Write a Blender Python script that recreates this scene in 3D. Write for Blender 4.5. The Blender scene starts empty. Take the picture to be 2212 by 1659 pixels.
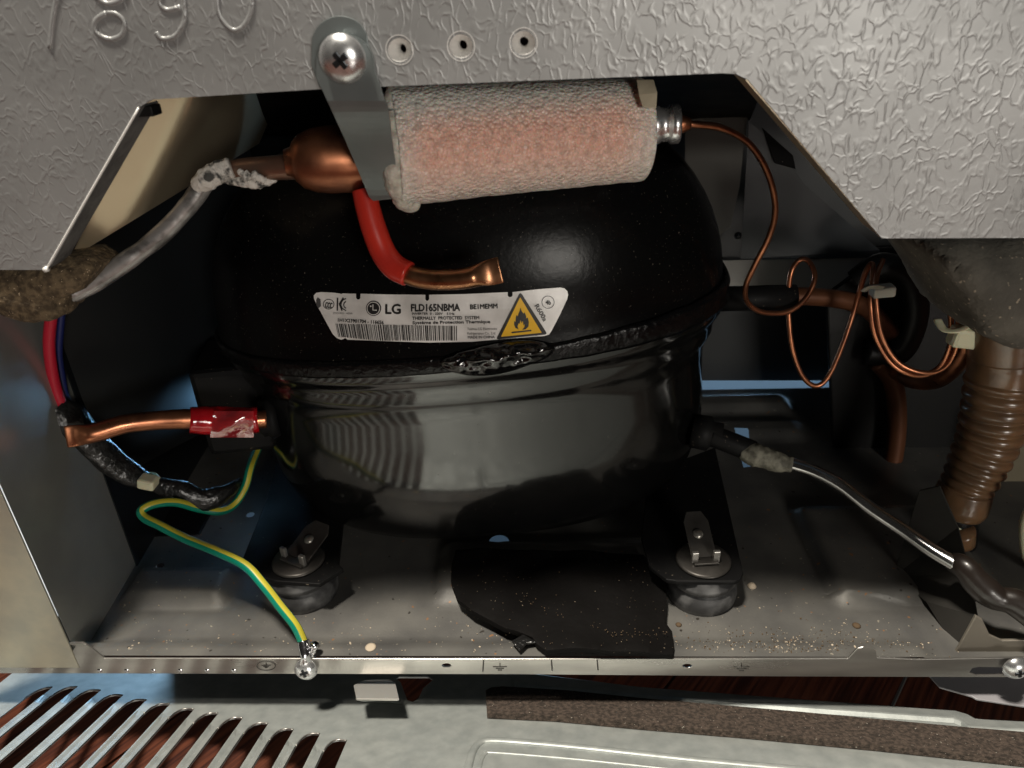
import bpy, bmesh, math, random
from mathutils import Vector, Matrix, noise
from mathutils.bvhtree import BVHTree
random.seed(7)
R = math.radians
sc = bpy.context.scene
COL = sc.collection

# ------------------------------------------------------------------ camera
F = 1600.0                                   # focal length in the 2212 px wide reading of the photograph
M = Matrix.Rotation(R(3.4), 3, 'Z') @ Matrix.Rotation(R(62), 3, 'X') @ Matrix.Rotation(R(-2.6), 3, 'Z')
CAM = Vector((0, -.22, .25))
cd = bpy.data.cameras.new('camera'); cam = bpy.data.objects.new('camera', cd); COL.objects.link(cam)
cam.matrix_world = Matrix.Translation(CAM) @ M.to_4x4()
cd.sensor_width = 36; cd.lens = 36 * F / 2212; cd.clip_start = .005; cd.clip_end = 30
cd.dof.use_dof = True; cd.dof.focus_distance = .315; cd.dof.aperture_fstop = 20
sc.camera = cam

# ------------------------------------------------------------------ light
w = bpy.data.worlds.new('World'); sc.world = w; w.use_nodes = True
bg = w.node_tree.nodes['Background']; bg.inputs[0].default_value = (1, .93, .84, 1); bg.inputs[1].default_value = .014
sc.view_settings.view_transform = 'Standard'; sc.view_settings.look = 'None'; sc.view_settings.exposure = .25
def area(name, loc, target, size, power, color, size_y=None):
    l = bpy.data.lights.new(name, 'AREA'); l.energy = power; l.color = color; l.size = size
    if size_y: l.shape = 'RECTANGLE'; l.size_y = size_y
    o = bpy.data.objects.new(name, l); COL.objects.link(o); o.location = loc
    o.rotation_euler = (Vector(target) - Vector(loc)).to_track_quat('-Z', 'Y').to_euler(); return o
area('ceiling_lamp', (-.36, -.29, 1.95), (0, .0, .05), .20, 50, (1, .92, .80))
area('room_lamp', (.66, -1.6, .40), (0, .05, .12), .38, 9, (1, .945, .86))
area('window_daylight', (.0, .75, -.012), (0, .1, -.03), 1.2, 6, (.42, .70, 1), .04)
gd = area('sheet_glow_lamp', (-.158, .139, .062), (-.178, .129, .066), .010, .14, (.30, .64, 1), .006); gd.data.spread = R(48)  # added lamp, hidden behind the compressor, for the blue glow on the rolled sheet

# ------------------------------------------------------------------ helpers
def ray(u, v): return M @ Vector(((u - 1106) / F, -(v - 829.5) / F, -1))
def P(u, v, Y=None, Z=None, X=None, pl=None):
    """point of the world where the line of sight (u, v) meets a plane of the place"""
    d = ray(u, v)
    if pl is not None: t = (pl[0] - CAM).dot(pl[1]) / d.dot(pl[1])
    elif Y is not None: t = (Y - CAM.y) / d.y
    elif Z is not None: t = (Z - CAM.z) / d.z
    else: t = (X - CAM.x) / d.x
    return CAM + d * t
def link(name, me, mat=None, parent=None, smooth=False):
    o = bpy.data.objects.new(name, me); COL.objects.link(o)
    if mat: me.materials.append(mat)
    if parent: o.parent = parent
    if smooth:
        for p in me.polygons: p.use_smooth = True
    return o
def fin(name, bm, mat=None, parent=None, smooth=False, normals=True):
    if normals: bmesh.ops.recalc_face_normals(bm, faces=bm.faces)
    me = bpy.data.meshes.new(name); bm.to_mesh(me); bm.free(); return link(name, me, mat, parent, smooth)
def tag(o, label, cat=None, group=None, kind=None):
    if label: o['label'] = label
    if cat: o['category'] = cat
    if group: o['group'] = group
    if kind: o['kind'] = kind
    return o
def root(name, label, cat, group=None):
    o = bpy.data.objects.new(name, None); COL.objects.link(o); o.empty_display_size = .01
    return tag(o, label, cat, group)
def bev(o, w_=.0004, seg=2):
    m = o.modifiers.new('bevel', 'BEVEL'); m.width = w_; m.segments = seg; m.limit_method = 'ANGLE'; return o
def spline(pts, n=6):
    pts = [Vector(p) for p in pts]; out = []
    for i in range(len(pts) - 1):
        p0 = pts[max(i - 1, 0)]; p1 = pts[i]; p2 = pts[i + 1]; p3 = pts[min(i + 2, len(pts) - 1)]
        for k in range(n):
            t = k / n; t2 = t * t; t3 = t2 * t
            out.append(.5 * ((2 * p1) + (p2 - p0) * t + (2 * p0 - 5 * p1 + 4 * p2 - p3) * t2 + (3 * p1 - p0 - 3 * p2 + p3) * t3))
    out.append(pts[-1]); return out
def interp(vals, s):
    x = s * (len(vals) - 1); i = min(int(x), len(vals) - 2); return vals[i] + (vals[i + 1] - vals[i]) * (x - i)
def tube_bm(bm, pts, r, n=6, seg=12, caps=True, squash=None, rfun=None, up=(0, .3, 1)):
    path = spline(pts, n) if n else [Vector(p) for p in pts]
    rings = []; N = len(path); prev = None
    for i, p in enumerate(path):
        t = (path[min(i + 1, N - 1)] - path[max(i - 1, 0)]).normalized()
        if prev is None:
            a = Vector(up); a = (a - t * a.dot(t)).normalized()
        else:
            a = (prev - t * prev.dot(t)).normalized()
        prev = a; b = t.cross(a); s = i / (N - 1)
        rr = interp(r, s) if isinstance(r, (list, tuple)) else r
        if rfun: rr *= rfun(s, p)
        sq = squash(s) if squash else (1, 1)
        rings.append([bm.verts.new(p + (a * math.cos(q) * sq[0] + b * math.sin(q) * sq[1]) * rr) for q in [2 * math.pi * k / seg for k in range(seg)]])
    for i in range(N - 1):
        for k in range(seg):
            bm.faces.new((rings[i][k], rings[i][(k + 1) % seg], rings[i + 1][(k + 1) % seg], rings[i + 1][k]))
    if caps: bm.faces.new(rings[0][::-1]); bm.faces.new(rings[-1])
    return path
def tube(name, pts, r, mat, parent=None, **k):
    bm = bmesh.new(); tube_bm(bm, pts, r, **k); return fin(name, bm, mat, parent, True)
def lathe(name, prof, loc, mat, parent=None, axis=(0, 0, 1), seg=32, sx=1, sy=1):
    bm = bmesh.new(); q = Vector((0, 0, 1)).rotation_difference(Vector(axis).normalized()); loc = Vector(loc); rings = []
    for r_, z in prof:
        if r_ < 1e-6: rings.append([bm.verts.new(loc + q @ Vector((0, 0, z)))])
        else: rings.append([bm.verts.new(loc + q @ Vector((sx * r_ * math.cos(2 * math.pi * k / seg), sy * r_ * math.sin(2 * math.pi * k / seg), z))) for k in range(seg)])
    for a, b in zip(rings, rings[1:]):
        for k in range(seg):
            k2 = (k + 1) % seg
            if len(a) == 1 and len(b) == 1: continue
            if len(a) == 1: bm.faces.new((a[0], b[k2], b[k]))
            elif len(b) == 1: bm.faces.new((a[k], a[k2], b[0]))
            else: bm.faces.new((a[k], a[k2], b[k2], b[k]))
    o = fin(name, bm, mat, parent, True); return o
def poly_bm(outer, holes=(), cut=None, axes=None):
    """flat polygon (world points) with holes, triangulated, optionally cut along a grid"""
    bm = bmesh.new(); ed = []
    for loop in [outer] + list(holes):
        vs = [bm.verts.new(p) for p in loop]
        for i in range(len(vs)): ed.append(bm.edges.new((vs[i], vs[(i + 1) % len(vs)])))
    bmesh.ops.triangle_fill(bm, edges=ed, use_beauty=True, use_dissolve=False)
    if cut:
        for ax in axes:
            ax = Vector(ax); ds = [v.co.dot(ax) for v in bm.verts]; a = min(ds) + cut
            while a < max(ds):
                bmesh.ops.bisect_plane(bm, geom=bm.verts[:] + bm.edges[:] + bm.faces[:], dist=1e-7, plane_co=ax * a, plane_no=ax); a += cut
    return bm
def solid(bm, th):
    """thicken an open sheet by the vector th"""
    th = Vector(th); g = bmesh.ops.extrude_face_region(bm, geom=bm.faces[:])
    bmesh.ops.translate(bm, verts=[e for e in g['geom'] if isinstance(e, bmesh.types.BMVert)], vec=th)
def plate(name, outer, th, mat, parent=None, holes=(), bw=0, **k):
    bm = poly_bm(outer, holes, **k); solid(bm, th); o = fin(name, bm, mat, parent)
    if bw: bev(o, bw)
    return o
def box(name, c, size, mat, parent=None, rot=None, bw=.0004):
    bm = bmesh.new(); bmesh.ops.create_cube(bm, size=1)
    m = Matrix.Diagonal((*size, 1))
    if rot: m = rot.to_4x4() @ m
    bmesh.ops.transform(bm, matrix=Matrix.Translation(Vector(c)) @ m, verts=bm.verts); o = fin(name, bm, mat, parent)
    if bw: bev(o, bw)
    return o
def circ(c, r_, n=24, e=1, a0=0): return [(c[0] + r_ * math.cos(a0 + 2 * math.pi * k / n), c[1] + e * r_ * math.sin(a0 + 2 * math.pi * k / n)) for k in range(n)]

# ------------------------------------------------------------------ materials
def mat(name, col, rough=.5, metal=0, col2=None, nscale=60, detail=4, contrast=(.35, .65), bump=0, bscale=300, rvar=0, aniso=None,
        coat=0, spec=.5, trans=0, sss=0, speck=None, stretch=None, ior=None):
    m = bpy.data.materials.new(name); m.use_nodes = True; nt = m.node_tree; N = nt.nodes; L = nt.links; b = N['Principled BSDF']
    b.inputs['Base Color'].default_value = (*col, 1); b.inputs['Roughness'].default_value = rough; b.inputs['Metallic'].default_value = metal
    b.inputs['Coat Weight'].default_value = coat; b.inputs['Coat Roughness'].default_value = .08; b.inputs['Specular IOR Level'].default_value = spec
    b.inputs['Transmission Weight'].default_value = trans
    if sss: b.inputs['Subsurface Weight'].default_value = sss; b.inputs['Subsurface Scale'].default_value = .004
    if ior: b.inputs['IOR'].default_value = ior
    tc = N.new('ShaderNodeTexCoord'); co = tc.outputs['Object']
    if stretch:
        mp = N.new('ShaderNodeMapping'); mp.inputs['Scale'].default_value = stretch[:3]
        if len(stretch) > 3: mp.inputs['Rotation'].default_value = stretch[3]
        L.new(co, mp.inputs[0]); co = mp.outputs[0]
    def nz(s, d=4):
        n = N.new('ShaderNodeTexNoise'); n.inputs['Scale'].default_value = s; n.inputs['Detail'].default_value = d; L.new(co, n.inputs['Vector']); return n.outputs['Fac']
    def rng(x, a, c, lo=0, hi=1):
        r_ = N.new('ShaderNodeMapRange'); L.new(x, r_.inputs[0]); r_.inputs[1].default_value = a; r_.inputs[2].default_value = c; r_.inputs[3].default_value = lo; r_.inputs[4].default_value = hi; return r_.outputs[0]
    cur = None
    if col2:
        mx = N.new('ShaderNodeMix'); mx.data_type = 'RGBA'; mx.inputs[6].default_value = (*col, 1); mx.inputs[7].default_value = (*col2, 1)
        L.new(rng(nz(nscale, detail), *contrast), mx.inputs[0]); cur = mx.outputs[2]
    if speck:
        for (scol, sscale, th) in speck:
            mx = N.new('ShaderNodeMix'); mx.data_type = 'RGBA'; mx.inputs[7].default_value = (*scol, 1)
            if cur: L.new(cur, mx.inputs[6])
            else: mx.inputs[6].default_value = (*col, 1)
            L.new(rng(nz(sscale, 1), th, th + .04), mx.inputs[0]); cur = mx.outputs[2]
    if cur: L.new(cur, b.inputs['Base Color'])
    if rvar: L.new(rng(nz(nscale * .7, 5), .3, .7, max(rough - rvar, .02), rough + rvar), b.inputs['Roughness'])
    if bump:
        bp = N.new('ShaderNodeBump'); bp.inputs['Strength'].default_value = 1; bp.inputs['Distance'].default_value = bump
        L.new(nz(bscale, 3), bp.inputs['Height']); L.new(bp.outputs[0], b.inputs['Normal'])
    return m
BUMPS = {}
def stucco():
    m = mat('embossed_aluminium', (.36, .365, .365), .44, .42, col2=(.30, .305, .305), nscale=30, rvar=.06)
    nt = m.node_tree; N = nt.nodes; L = nt.links; b = N['Principled BSDF']
    tc = N.new('ShaderNodeTexCoord'); mp = N.new('ShaderNodeMapping'); mp.inputs['Scale'].default_value = (1, 1, .62); L.new(tc.outputs['Object'], mp.inputs[0])
    nz = N.new('ShaderNodeTexNoise'); nz.inputs['Scale'].default_value = 130; nz.inputs['Detail'].default_value = 2; L.new(mp.outputs[0], nz.inputs['Vector'])
    ad = N.new('ShaderNodeVectorMath'); ad.operation = 'SCALE'; ad.inputs[3].default_value = .012; L.new(nz.outputs['Color'], ad.inputs[0])
    a2 = N.new('ShaderNodeVectorMath'); L.new(mp.outputs[0], a2.inputs[0]); L.new(ad.outputs[0], a2.inputs[1])
    vo = N.new('ShaderNodeTexVoronoi'); vo.feature = 'DISTANCE_TO_EDGE'; vo.inputs['Scale'].default_value = 310; L.new(a2.outputs[0], vo.inputs['Vector'])
    r1 = N.new('ShaderNodeMapRange'); r1.interpolation_type = 'SMOOTHSTEP'; r1.inputs[1].default_value = .0; r1.inputs[2].default_value = .16; r1.inputs[3].default_value = 1; r1.inputs[4].default_value = 0; L.new(vo.outputs['Distance'], r1.inputs[0])
    n2 = N.new('ShaderNodeTexNoise'); n2.inputs['Scale'].default_value = 220; n2.inputs['Detail'].default_value = 1; L.new(tc.outputs['Object'], n2.inputs['Vector'])
    r2 = N.new('ShaderNodeMapRange'); r2.inputs[1].default_value = .36; r2.inputs[2].default_value = .54; L.new(n2.outputs['Fac'], r2.inputs[0])
    mu = N.new('ShaderNodeMath'); mu.operation = 'MULTIPLY'; L.new(r1.outputs[0], mu.inputs[0]); L.new(r2.outputs[0], mu.inputs[1])
    n3 = N.new('ShaderNodeTexNoise'); n3.inputs['Scale'].default_value = 90; n3.inputs['Detail'].default_value = 3; L.new(tc.outputs['Object'], n3.inputs['Vector'])
    m3 = N.new('ShaderNodeMath'); m3.operation = 'MULTIPLY_ADD'; L.new(n3.outputs['Fac'], m3.inputs[0]); m3.inputs[1].default_value = .5; L.new(mu.outputs[0], m3.inputs[2])
    bp = N.new('ShaderNodeBump'); bp.inputs['Distance'].default_value = .000070; bp.inputs['Strength'].default_value = 1; L.new(m3.outputs[0], bp.inputs['Height']); L.new(bp.outputs[0], b.inputs['Normal'])
    return m
m_stucco = stucco()
m_galv = mat('galvanised_steel', (.42, .43, .41), .42, .7, col2=(.34, .355, .34), nscale=55, detail=6, rvar=.08, bump=.00003, bscale=900)
m_cover = mat('galvanised_cover_steel', (.50, .53, .51), .50, .5, col2=(.38, .41, .40), nscale=160, detail=6, rvar=.06, bump=.00003, bscale=700, contrast=(.3, .7))
m_wall = mat('grey_coated_steel', (.36, .365, .34), .34, .5, col2=(.31, .315, .295), nscale=40, rvar=.05, bump=.00003, bscale=1500)
m_tray = mat('dusty_tray_steel', (.18, .175, .16), .48, .35, col2=(.11, .108, .104), nscale=34, detail=6, rvar=.1, bump=.00006, bscale=900,
             speck=[((.36, .33, .27), 420, .74), ((.30, .16, .08), 300, .725), ((.04, .035, .03), 260, .735)])
m_rail = mat('brushed_rail_steel', (.50, .48, .45), .30, .8, col2=(.27, .26, .245), nscale=26, detail=8, rvar=.12, stretch=(.35, 1, 2))
m_bracket = mat('zinc_bracket_steel', (.22, .245, .245), .40, .6, col2=(.17, .195, .195), nscale=35, rvar=.06)
m_zinc = mat('bright_zinc', (.80, .80, .82), .16, 1, col2=(.6, .6, .62), nscale=200, rvar=.06)
m_shell = mat('glossy_black_enamel', (.003, .003, .0030), .15, 0, col2=(.005, .005, .005), nscale=25, rvar=.04, coat=.5, bump=.00005, bscale=190, spec=.52,
              speck=[((.07, .065, .055), 900, .76)])
m_seam = mat('thick_black_paint', (.003, .003, .0033), .26, 0, bump=.0007, bscale=330, spec=.22)
m_black = mat('matt_black_steel', (.006, .006, .0065), .5, 0, spec=.12, col2=(.010, .010, .010), nscale=60, rvar=.08, speck=[((.16, .13, .10), 700, .74)])
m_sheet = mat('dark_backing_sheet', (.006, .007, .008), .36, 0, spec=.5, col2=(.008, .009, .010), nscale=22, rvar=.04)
m_rubber = mat('dusty_black_rubber', (.03, .03, .031), .5, 0, col2=(.10, .10, .10), nscale=120, detail=5, contrast=(.48, .7), bump=.0001, bscale=400)
m_copper = mat('tarnished_copper', (.50, .20, .10), .34, .9, col2=(.28, .11, .06), nscale=110, detail=5, rvar=.1, bump=.00003, bscale=400)
m_copbright = mat('bright_copper', (.50, .245, .125), .32, 1, col2=(.30, .14, .075), nscale=180, rvar=.08)
m_oldcop = mat('greenish_brazed_copper', (.16, .13, .10), .4, .7, col2=(.24, .13, .09), nscale=90, detail=5, rvar=.1)
m_brown = mat('dull_brown_copper', (.17, .065, .028), .45, .4, col2=(.12, .045, .022), nscale=50)
m_alu = mat('bare_aluminium_tube', (.62, .62, .62), .22, 1, col2=(.45, .45, .45), nscale=90, rvar=.08, stretch=(1, 1, 1))
m_lead = mat('oxidised_grey_tube', (.42, .41, .40), .36, .6, col2=(.15, .145, .14), nscale=190, detail=8, contrast=(.46, .60), bump=.0003, bscale=340, stretch=(.5, 1, .6))
m_flux = mat('crusty_white_flux', (.68, .65, .60), .85, 0, col2=(.07, .07, .065), nscale=230, detail=6, contrast=(.50, .60), bump=.0012, bscale=600)
m_fluxgreen = mat('greenish_flux_residue', (.22, .21, .165), .7, 0, col2=(.09, .085, .065), nscale=260, detail=5, contrast=(.4, .6), bump=.0007, bscale=450)
m_red = mat('red_heat_shrink', (.62, .035, .018), .32, 0, coat=.15, col2=(.50, .03, .02), nscale=60)
m_wirered = mat('red_wire_insulation', (.45, .01, .03), .4)
m_wireblue = mat('navy_wire_insulation', (.01, .015, .09), .4)
m_green = mat('green_wire_insulation', (.0, .19, .12), .36)
m_yellow = mat('yellow_wire_stripe', (.50, .44, .04), .36)
m_sleeve = mat('black_plastic_sleeve', (.009, .009, .009), .30, 0, coat=.1, bump=.0014, bscale=230)
m_tie = mat('cream_nylon', (.62, .60, .42), .42, 0, sss=.2, bump=.0002, bscale=200)
m_tiedark = mat('off_white_nylon', (.42, .41, .34), .45, 0, sss=.2, bump=.0001, bscale=200)
m_foamb = mat('brown_foam', (.16, .115, .065), .9, 0, col2=(.065, .045, .025), nscale=420, detail=5, contrast=(.4, .6), bump=.0009, bscale=700, speck=[((.55, .42, .28), 1300, .72)])
m_foamg = mat('grey_foam', (.13, .12, .098), .85, 0, col2=(.085, .078, .064), nscale=90, detail=6, bump=.0005, bscale=500, speck=[((.32, .27, .20), 500, .68)])
m_strip = mat('brown_foam_strip', (.085, .062, .048), .95, 0, col2=(.035, .026, .02), nscale=600, detail=4, contrast=(.4, .6), bump=.0009, bscale=900, speck=[((.42, .38, .32), 1100, .735)])
m_felt = mat('black_felt', (.0035, .003, .0028), .72, 0, bump=.0003, bscale=200, spec=.12, speck=[((.30, .24, .17), 900, .76)])
m_hose = mat('translucent_brown_hose', (.19, .105, .052), .28, 0, sss=.15, coat=.3, col2=(.11, .065, .036), nscale=90, bump=.0001, bscale=300)
m_cream = mat('cream_plastic', (.17, .145, .095), .5)
m_pad = mat('grey_insulation_edge', (.16, .16, .155), .9, 0, col2=(.10, .10, .10), nscale=160, bump=.0005, bscale=700)
m_tan = mat('warm_reflection_steel', (.86, .74, .53), .33, .85, col2=(.80, .68, .48), nscale=20)  # reflection of warm lamp light put into the colour as tan
m_screw = mat('white_zinc_screw', (.86, .87, .88), .27, .9, col2=(.66, .67, .68), nscale=300, contrast=(.45, .6), rvar=.06)
m_collar = mat('punched_bright_collar', (.88, .87, .84), .42, .2)
m_grit = mat('pale_crumbs', (.50, .42, .32), .9)
m_gritb = mat('brown_crumbs', (.10, .065, .035), .9)
m_wood = mat('red_brown_floorboards', (.11, .034, .018), .32, 0, col2=(.035, .011, .008), nscale=150, detail=6, contrast=(.40, .62), bump=.00008, bscale=300, coat=.3, stretch=(.10, 3, 1))
m_under = mat('pale_bounce_sheet', (.55, .6, .65), .6)
m_dark = mat('black_fan_plastic', (.006, .006, .006), .45, spec=.3)
m_bkplate = mat('grey_bracket_plate', (.05, .047, .042), .5, .3, col2=(.035, .033, .03), nscale=40)  # dark tone puts the support plate's shade into its colour

# ------------------------------------------------------------------ the floor and what lies beneath
wood = root('wood_floor', None, None); tag(wood, None, kind='structure')
x = -1.6; i = 0
me = None
for i in range(26):
    y0 = -1.55 + i * .09
    box('floorboard', (0, y0 + .045, -.066), (3.4, .0885, .012), m_wood, wood, bw=0)
# rotate boards so that they run diagonally under the cabinet
wood.rotation_euler = (0, 0, R(52))
us = plate('bounce_sheet', [(-.5, .07, -.045), (.4, .07, -.045), (.4, .7, -.045), (-.5, .7, -.045)], (0, 0, -.004), m_under)  # added pale sheet that bounces the blue daylight up through the tray holes
tag(us, None, kind='structure')

# ------------------------------------------------------------------ refrigerator cabinet
cab = root('refrigerator_cabinet', 'grey metal back of a refrigerator with open compressor bay, tray and front rail', 'refrigerator')
EDG = [(-700, 583), (100, 583), (112, 570), (300, 232), (330, 215), (700, 192), (1560, 158), (1590, 160), (1615, 172), (1905, 515), (2900, 511)]
holesC = [((863, 108), 13), ((996, 100), 13), ((1131, 93), 13)]
outer = [P(u, v, Y=0) for u, v in EDG] + [Vector((.36, 0, 1.55)), Vector((-.34, 0, 1.55))]
holes = [[P(a, b, Y=0) for a, b in circ(c, 26, 20)] for c, r_ in holesC]
rp = plate('rear_panel', outer, (0, .0007, 0), m_stucco, cab, holes=holes)
for c, r_ in holesC:                                   # dimpled screw holes, bright flared collars
    ctr = P(*c, Y=0)
    lathe('hole_collar', [(.0012, .009), (.0013, .0036), (.0022, .0022), (.0032, .0006), (.0037, -.0001), (.0043, .0004)], ctr, m_collar, cab, axis=(0, 1, 0), seg=24)
def ridge(name, pts, r_, mt, parent, Y=0, closed=False, seg=6, n=5):
    w_ = [P(u, v, Y=Y) for u, v in pts]
    return tube(name, w_, r_, mt, parent, n=n, seg=seg, squash=lambda s: (1, 1))
bm = bmesh.new()
for pts in ([(70, -62), (110, -64), (158, -64), (130, -20), (116, 40), (110, 105)],
            [(205, -10), (232, 8), (262, 0), (272, -20), (250, -45), (222, -40), (205, -10)],
            [(232, 28), (208, 45), (210, 70), (238, 85), (265, 75), (270, 48), (252, 30), (232, 28)],
            [(350, -20), (352, -52), (374, -62), (393, -48), (395, -30), (400, 20), (398, 50), (380, 78), (352, 84), (338, 70)], [(350, -20), (345, 5), (362, 22), (392, 15)],
            [(470, -40), (472, 20), (488, 52), (510, 66), (532, 50), (545, 15), (545, -40), (532, -72), (508, -82), (482, -70), (470, -40)]):
    tube_bm(bm, [P(u, v, Y=.0004) for u, v in pts], .00085, n=5, seg=8)
fin('embossed_digits', bm, m_stucco, cab, True)
m_dummy = None
# folded return of the cut-out: left slope, top and right slope
def fold(name, a, b, depth, mt, th=.0006, y0=.0007):
    A = P(*a, Y=0) + Vector((0, y0, 0)); B = P(*b, Y=0) + Vector((0, y0, 0)); d = (B - A).normalized(); nrm = d.cross(Vector((0, 1, 0))).normalized()
    return plate(name, [A, B, B + Vector((0, depth, 0)), A + Vector((0, depth, 0))], nrm * th, mt, cab)
fold('cutout_return', (103, 582), (302, 232), .011, m_pad)
fold('cutout_return', (1612, 173), (1903, 513), .014, m_tan)
bm = bmesh.new(); tube_bm(bm, [P(100, 582, Y=-.0001), P(200, 407, Y=-.0001), P(300, 233, Y=-.0001)], .00034, seg=6); tube_bm(bm, [P(96, 583, Y=-.0004), P(104, 580, Y=-.0004)], .0009, n=1, seg=8)
fin('cut_edge', bm, m_collar, cab, True)
box('panel_notch', P(318, 238, Y=.006), (.006, .006, .003), m_black, cab)

# side wall, front flange, ceiling sheets, backing sheets
wx0, wx1 = P(190, 1395, Z=0), P(400, 1040, Z=0)
def wall_x(y): return wx0.x + (wx1.x - wx0.x) * (y - wx0.y) / (wx1.y - wx0.y)
bm = bmesh.new(); g = []
for j in range(13):
    y = .0 + .247 * j / 12
    xx = wall_x(y) - (.0 if j else .0)
    g.append([bm.verts.new((xx, y, z)) for z in (-.004, .06, .12, .24)])
for a, b in zip(g, g[1:]):
    for k in range(3): bm.faces.new((a[k], b[k], b[k + 1], a[k + 1]))
fin('side_wall', bm, m_wall, cab, True)
fx = wall_x(0)
fl = plate('side_flange', [(fx, -.0004, -.003), (fx, -.0004, .1765), (fx - .06, -.0004, .1765), (fx - .06, -.0004, -.003)], (0, -.0008, 0), mat('warm_lit_flange_steel', (.50, .465, .36), .40, .5, col2=(.40, .385, .32), nscale=70, detail=7), cab, bw=.0003)  # warm light on the flange is put into its yellowish colour
# dark backing sheet behind everything, its lower corner rolled
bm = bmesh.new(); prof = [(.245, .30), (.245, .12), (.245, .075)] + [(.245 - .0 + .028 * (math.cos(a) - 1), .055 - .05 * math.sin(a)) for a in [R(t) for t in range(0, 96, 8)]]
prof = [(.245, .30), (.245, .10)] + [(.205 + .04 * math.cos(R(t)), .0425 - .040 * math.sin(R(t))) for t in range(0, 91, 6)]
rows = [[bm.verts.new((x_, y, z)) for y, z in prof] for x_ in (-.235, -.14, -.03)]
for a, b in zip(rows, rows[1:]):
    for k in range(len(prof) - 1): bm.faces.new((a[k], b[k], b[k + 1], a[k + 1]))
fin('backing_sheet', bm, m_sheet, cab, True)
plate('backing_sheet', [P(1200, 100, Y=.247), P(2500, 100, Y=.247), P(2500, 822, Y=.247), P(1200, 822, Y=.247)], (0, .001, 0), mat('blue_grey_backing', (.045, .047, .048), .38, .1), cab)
box('gap_light_block', (-.195, .243, -.003), (.17, .022, .004), m_black, cab)  # added strip, stops daylight leaking up at the left rear
box('lower_crossbar', (-.09, .27, .02), (.30, .004, .05), m_black, cab)
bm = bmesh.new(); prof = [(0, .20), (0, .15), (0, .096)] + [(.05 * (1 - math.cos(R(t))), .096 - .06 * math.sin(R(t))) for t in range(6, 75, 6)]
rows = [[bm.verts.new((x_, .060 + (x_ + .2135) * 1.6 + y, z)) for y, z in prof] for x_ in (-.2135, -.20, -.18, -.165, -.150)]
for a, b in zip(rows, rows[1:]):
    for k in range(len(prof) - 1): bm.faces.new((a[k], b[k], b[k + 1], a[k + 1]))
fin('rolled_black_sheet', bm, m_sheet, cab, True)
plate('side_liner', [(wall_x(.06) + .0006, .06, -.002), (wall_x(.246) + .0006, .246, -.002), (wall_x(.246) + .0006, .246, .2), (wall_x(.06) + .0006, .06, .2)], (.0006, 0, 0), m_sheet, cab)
# light grey strip and folded lip on the right of the backing
plate('grey_backing_strip', [P(1540, 563, Y=.243), P(2010, 556, Y=.243), P(2010, 628, Y=.243), P(1540, 632, Y=.243)], (0, .001, 0), mat('mid_grey_steel', (.42, .41, .38), .45, .3), cab)
plate('backing_lip', [P(1740, 540, Y=.240), P(1990, 530, Y=.240), P(1990, 552, Y=.240), P(1740, 556, Y=.240)], (0, .001, 0), m_sheet, cab, bw=.0004)
# sloping roof sheets of the bay
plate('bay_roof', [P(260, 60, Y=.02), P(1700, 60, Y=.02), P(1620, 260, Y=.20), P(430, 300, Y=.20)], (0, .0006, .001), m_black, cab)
bm = bmesh.new(); n = 14; rows = []
for i in range(n + 1):
    s = i / n
    a = (Vector((332, 190)) * (1 - s) + Vector((620, 170)) * s); b = (Vector((150, 560)) * (1 - s) + Vector((560, 310)) * s)
    y = .018 + .022 * s + .26 * max(0, s - .30) ** 2  # curve shaped so the reflected warm light fades to dark across it
    rows.append([bm.verts.new(P(*(a * (1 - t / 6) + b * t / 6), Y=y)) for t in range(7)])
for a, b in zip(rows, rows[1:]):
    for k in range(6): bm.faces.new((a[k], b[k], b[k + 1], a[k + 1]))
fin('curved_insulation_liner', bm, m_tan, cab, True)
plate('grey_gusset', [P(1480, 180, Y=.19), P(1616, 245, Y=.19), P(1598, 400, Y=.19), P(1578, 492, Y=.19), P(1480, 560, Y=.19)], (0, .0006, 0), mat('olive_grey_steel', (.10, .097, .085), .45, .2), cab)
plate('bright_gusset', [P(1618, 262, Y=.185), P(1660, 300, Y=.185), P(1740, 400, Y=.185), P(1900, 540, Y=.185), P(1900, 556, Y=.19), P(1600, 560, Y=.19)], (0, .0006, 0), mat('blue_grey_steel', (.060, .066, .072), .38, .2), cab)
plate('square_knockout', [P(1645, 275, Y=.184), P(1712, 335, Y=.184), P(1718, 365, Y=.184), P(1672, 352, Y=.184)], (0, -.001, 0), m_black, cab, bw=.0003)
lathe('sheet_rivet', [(0, .0022), (.0012, .0018), (.0019, .0006), (.0022, 0)], P(1594, 509, Y=.186), mat('dark_rivet', (.1, .1, .1), .2, .8), cab, axis=(0, -1, 0), seg=16)

# base tray
def smooth(a, b, x_): t = max(0, min(1, (x_ - a) / (b - a))); return t * t * (3 - 2 * t)
def bumpbox(x_, y, x0, x1, y0, y1, h, e=.004): return h * smooth(x0 - e, x0 + e, x_) * smooth(x1 + e, x1 - e, x_) * smooth(y0 - e, y0 + e, y) * smooth(y1 + e, y1 - e, y)
pA0, pA1 = P(262, 1312, Z=0), P(520, 1238, Z=0)
pB = P(1100, 1285, Z=0)
def tray_h(x_, y):
    h = .0
    h += .0034 * smooth(.0105, .0085, y) * smooth(.156, .150, x_)
    h += bumpbox(x_, y, pA0.x, pA1.x, pA0.y + .002, pA1.y, .006, .0028)
    h += bumpbox(x_, y, -.055, .05, .036, .075, .004, .003)
    h += bumpbox(x_, y, .128, .20, .034, .10, .005, .0025)
    h += bumpbox(x_, y, -.05, .155, .172, .190, .004) + bumpbox(x_, y, -.05, .155, .204, .222, .005)
    return h
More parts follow.
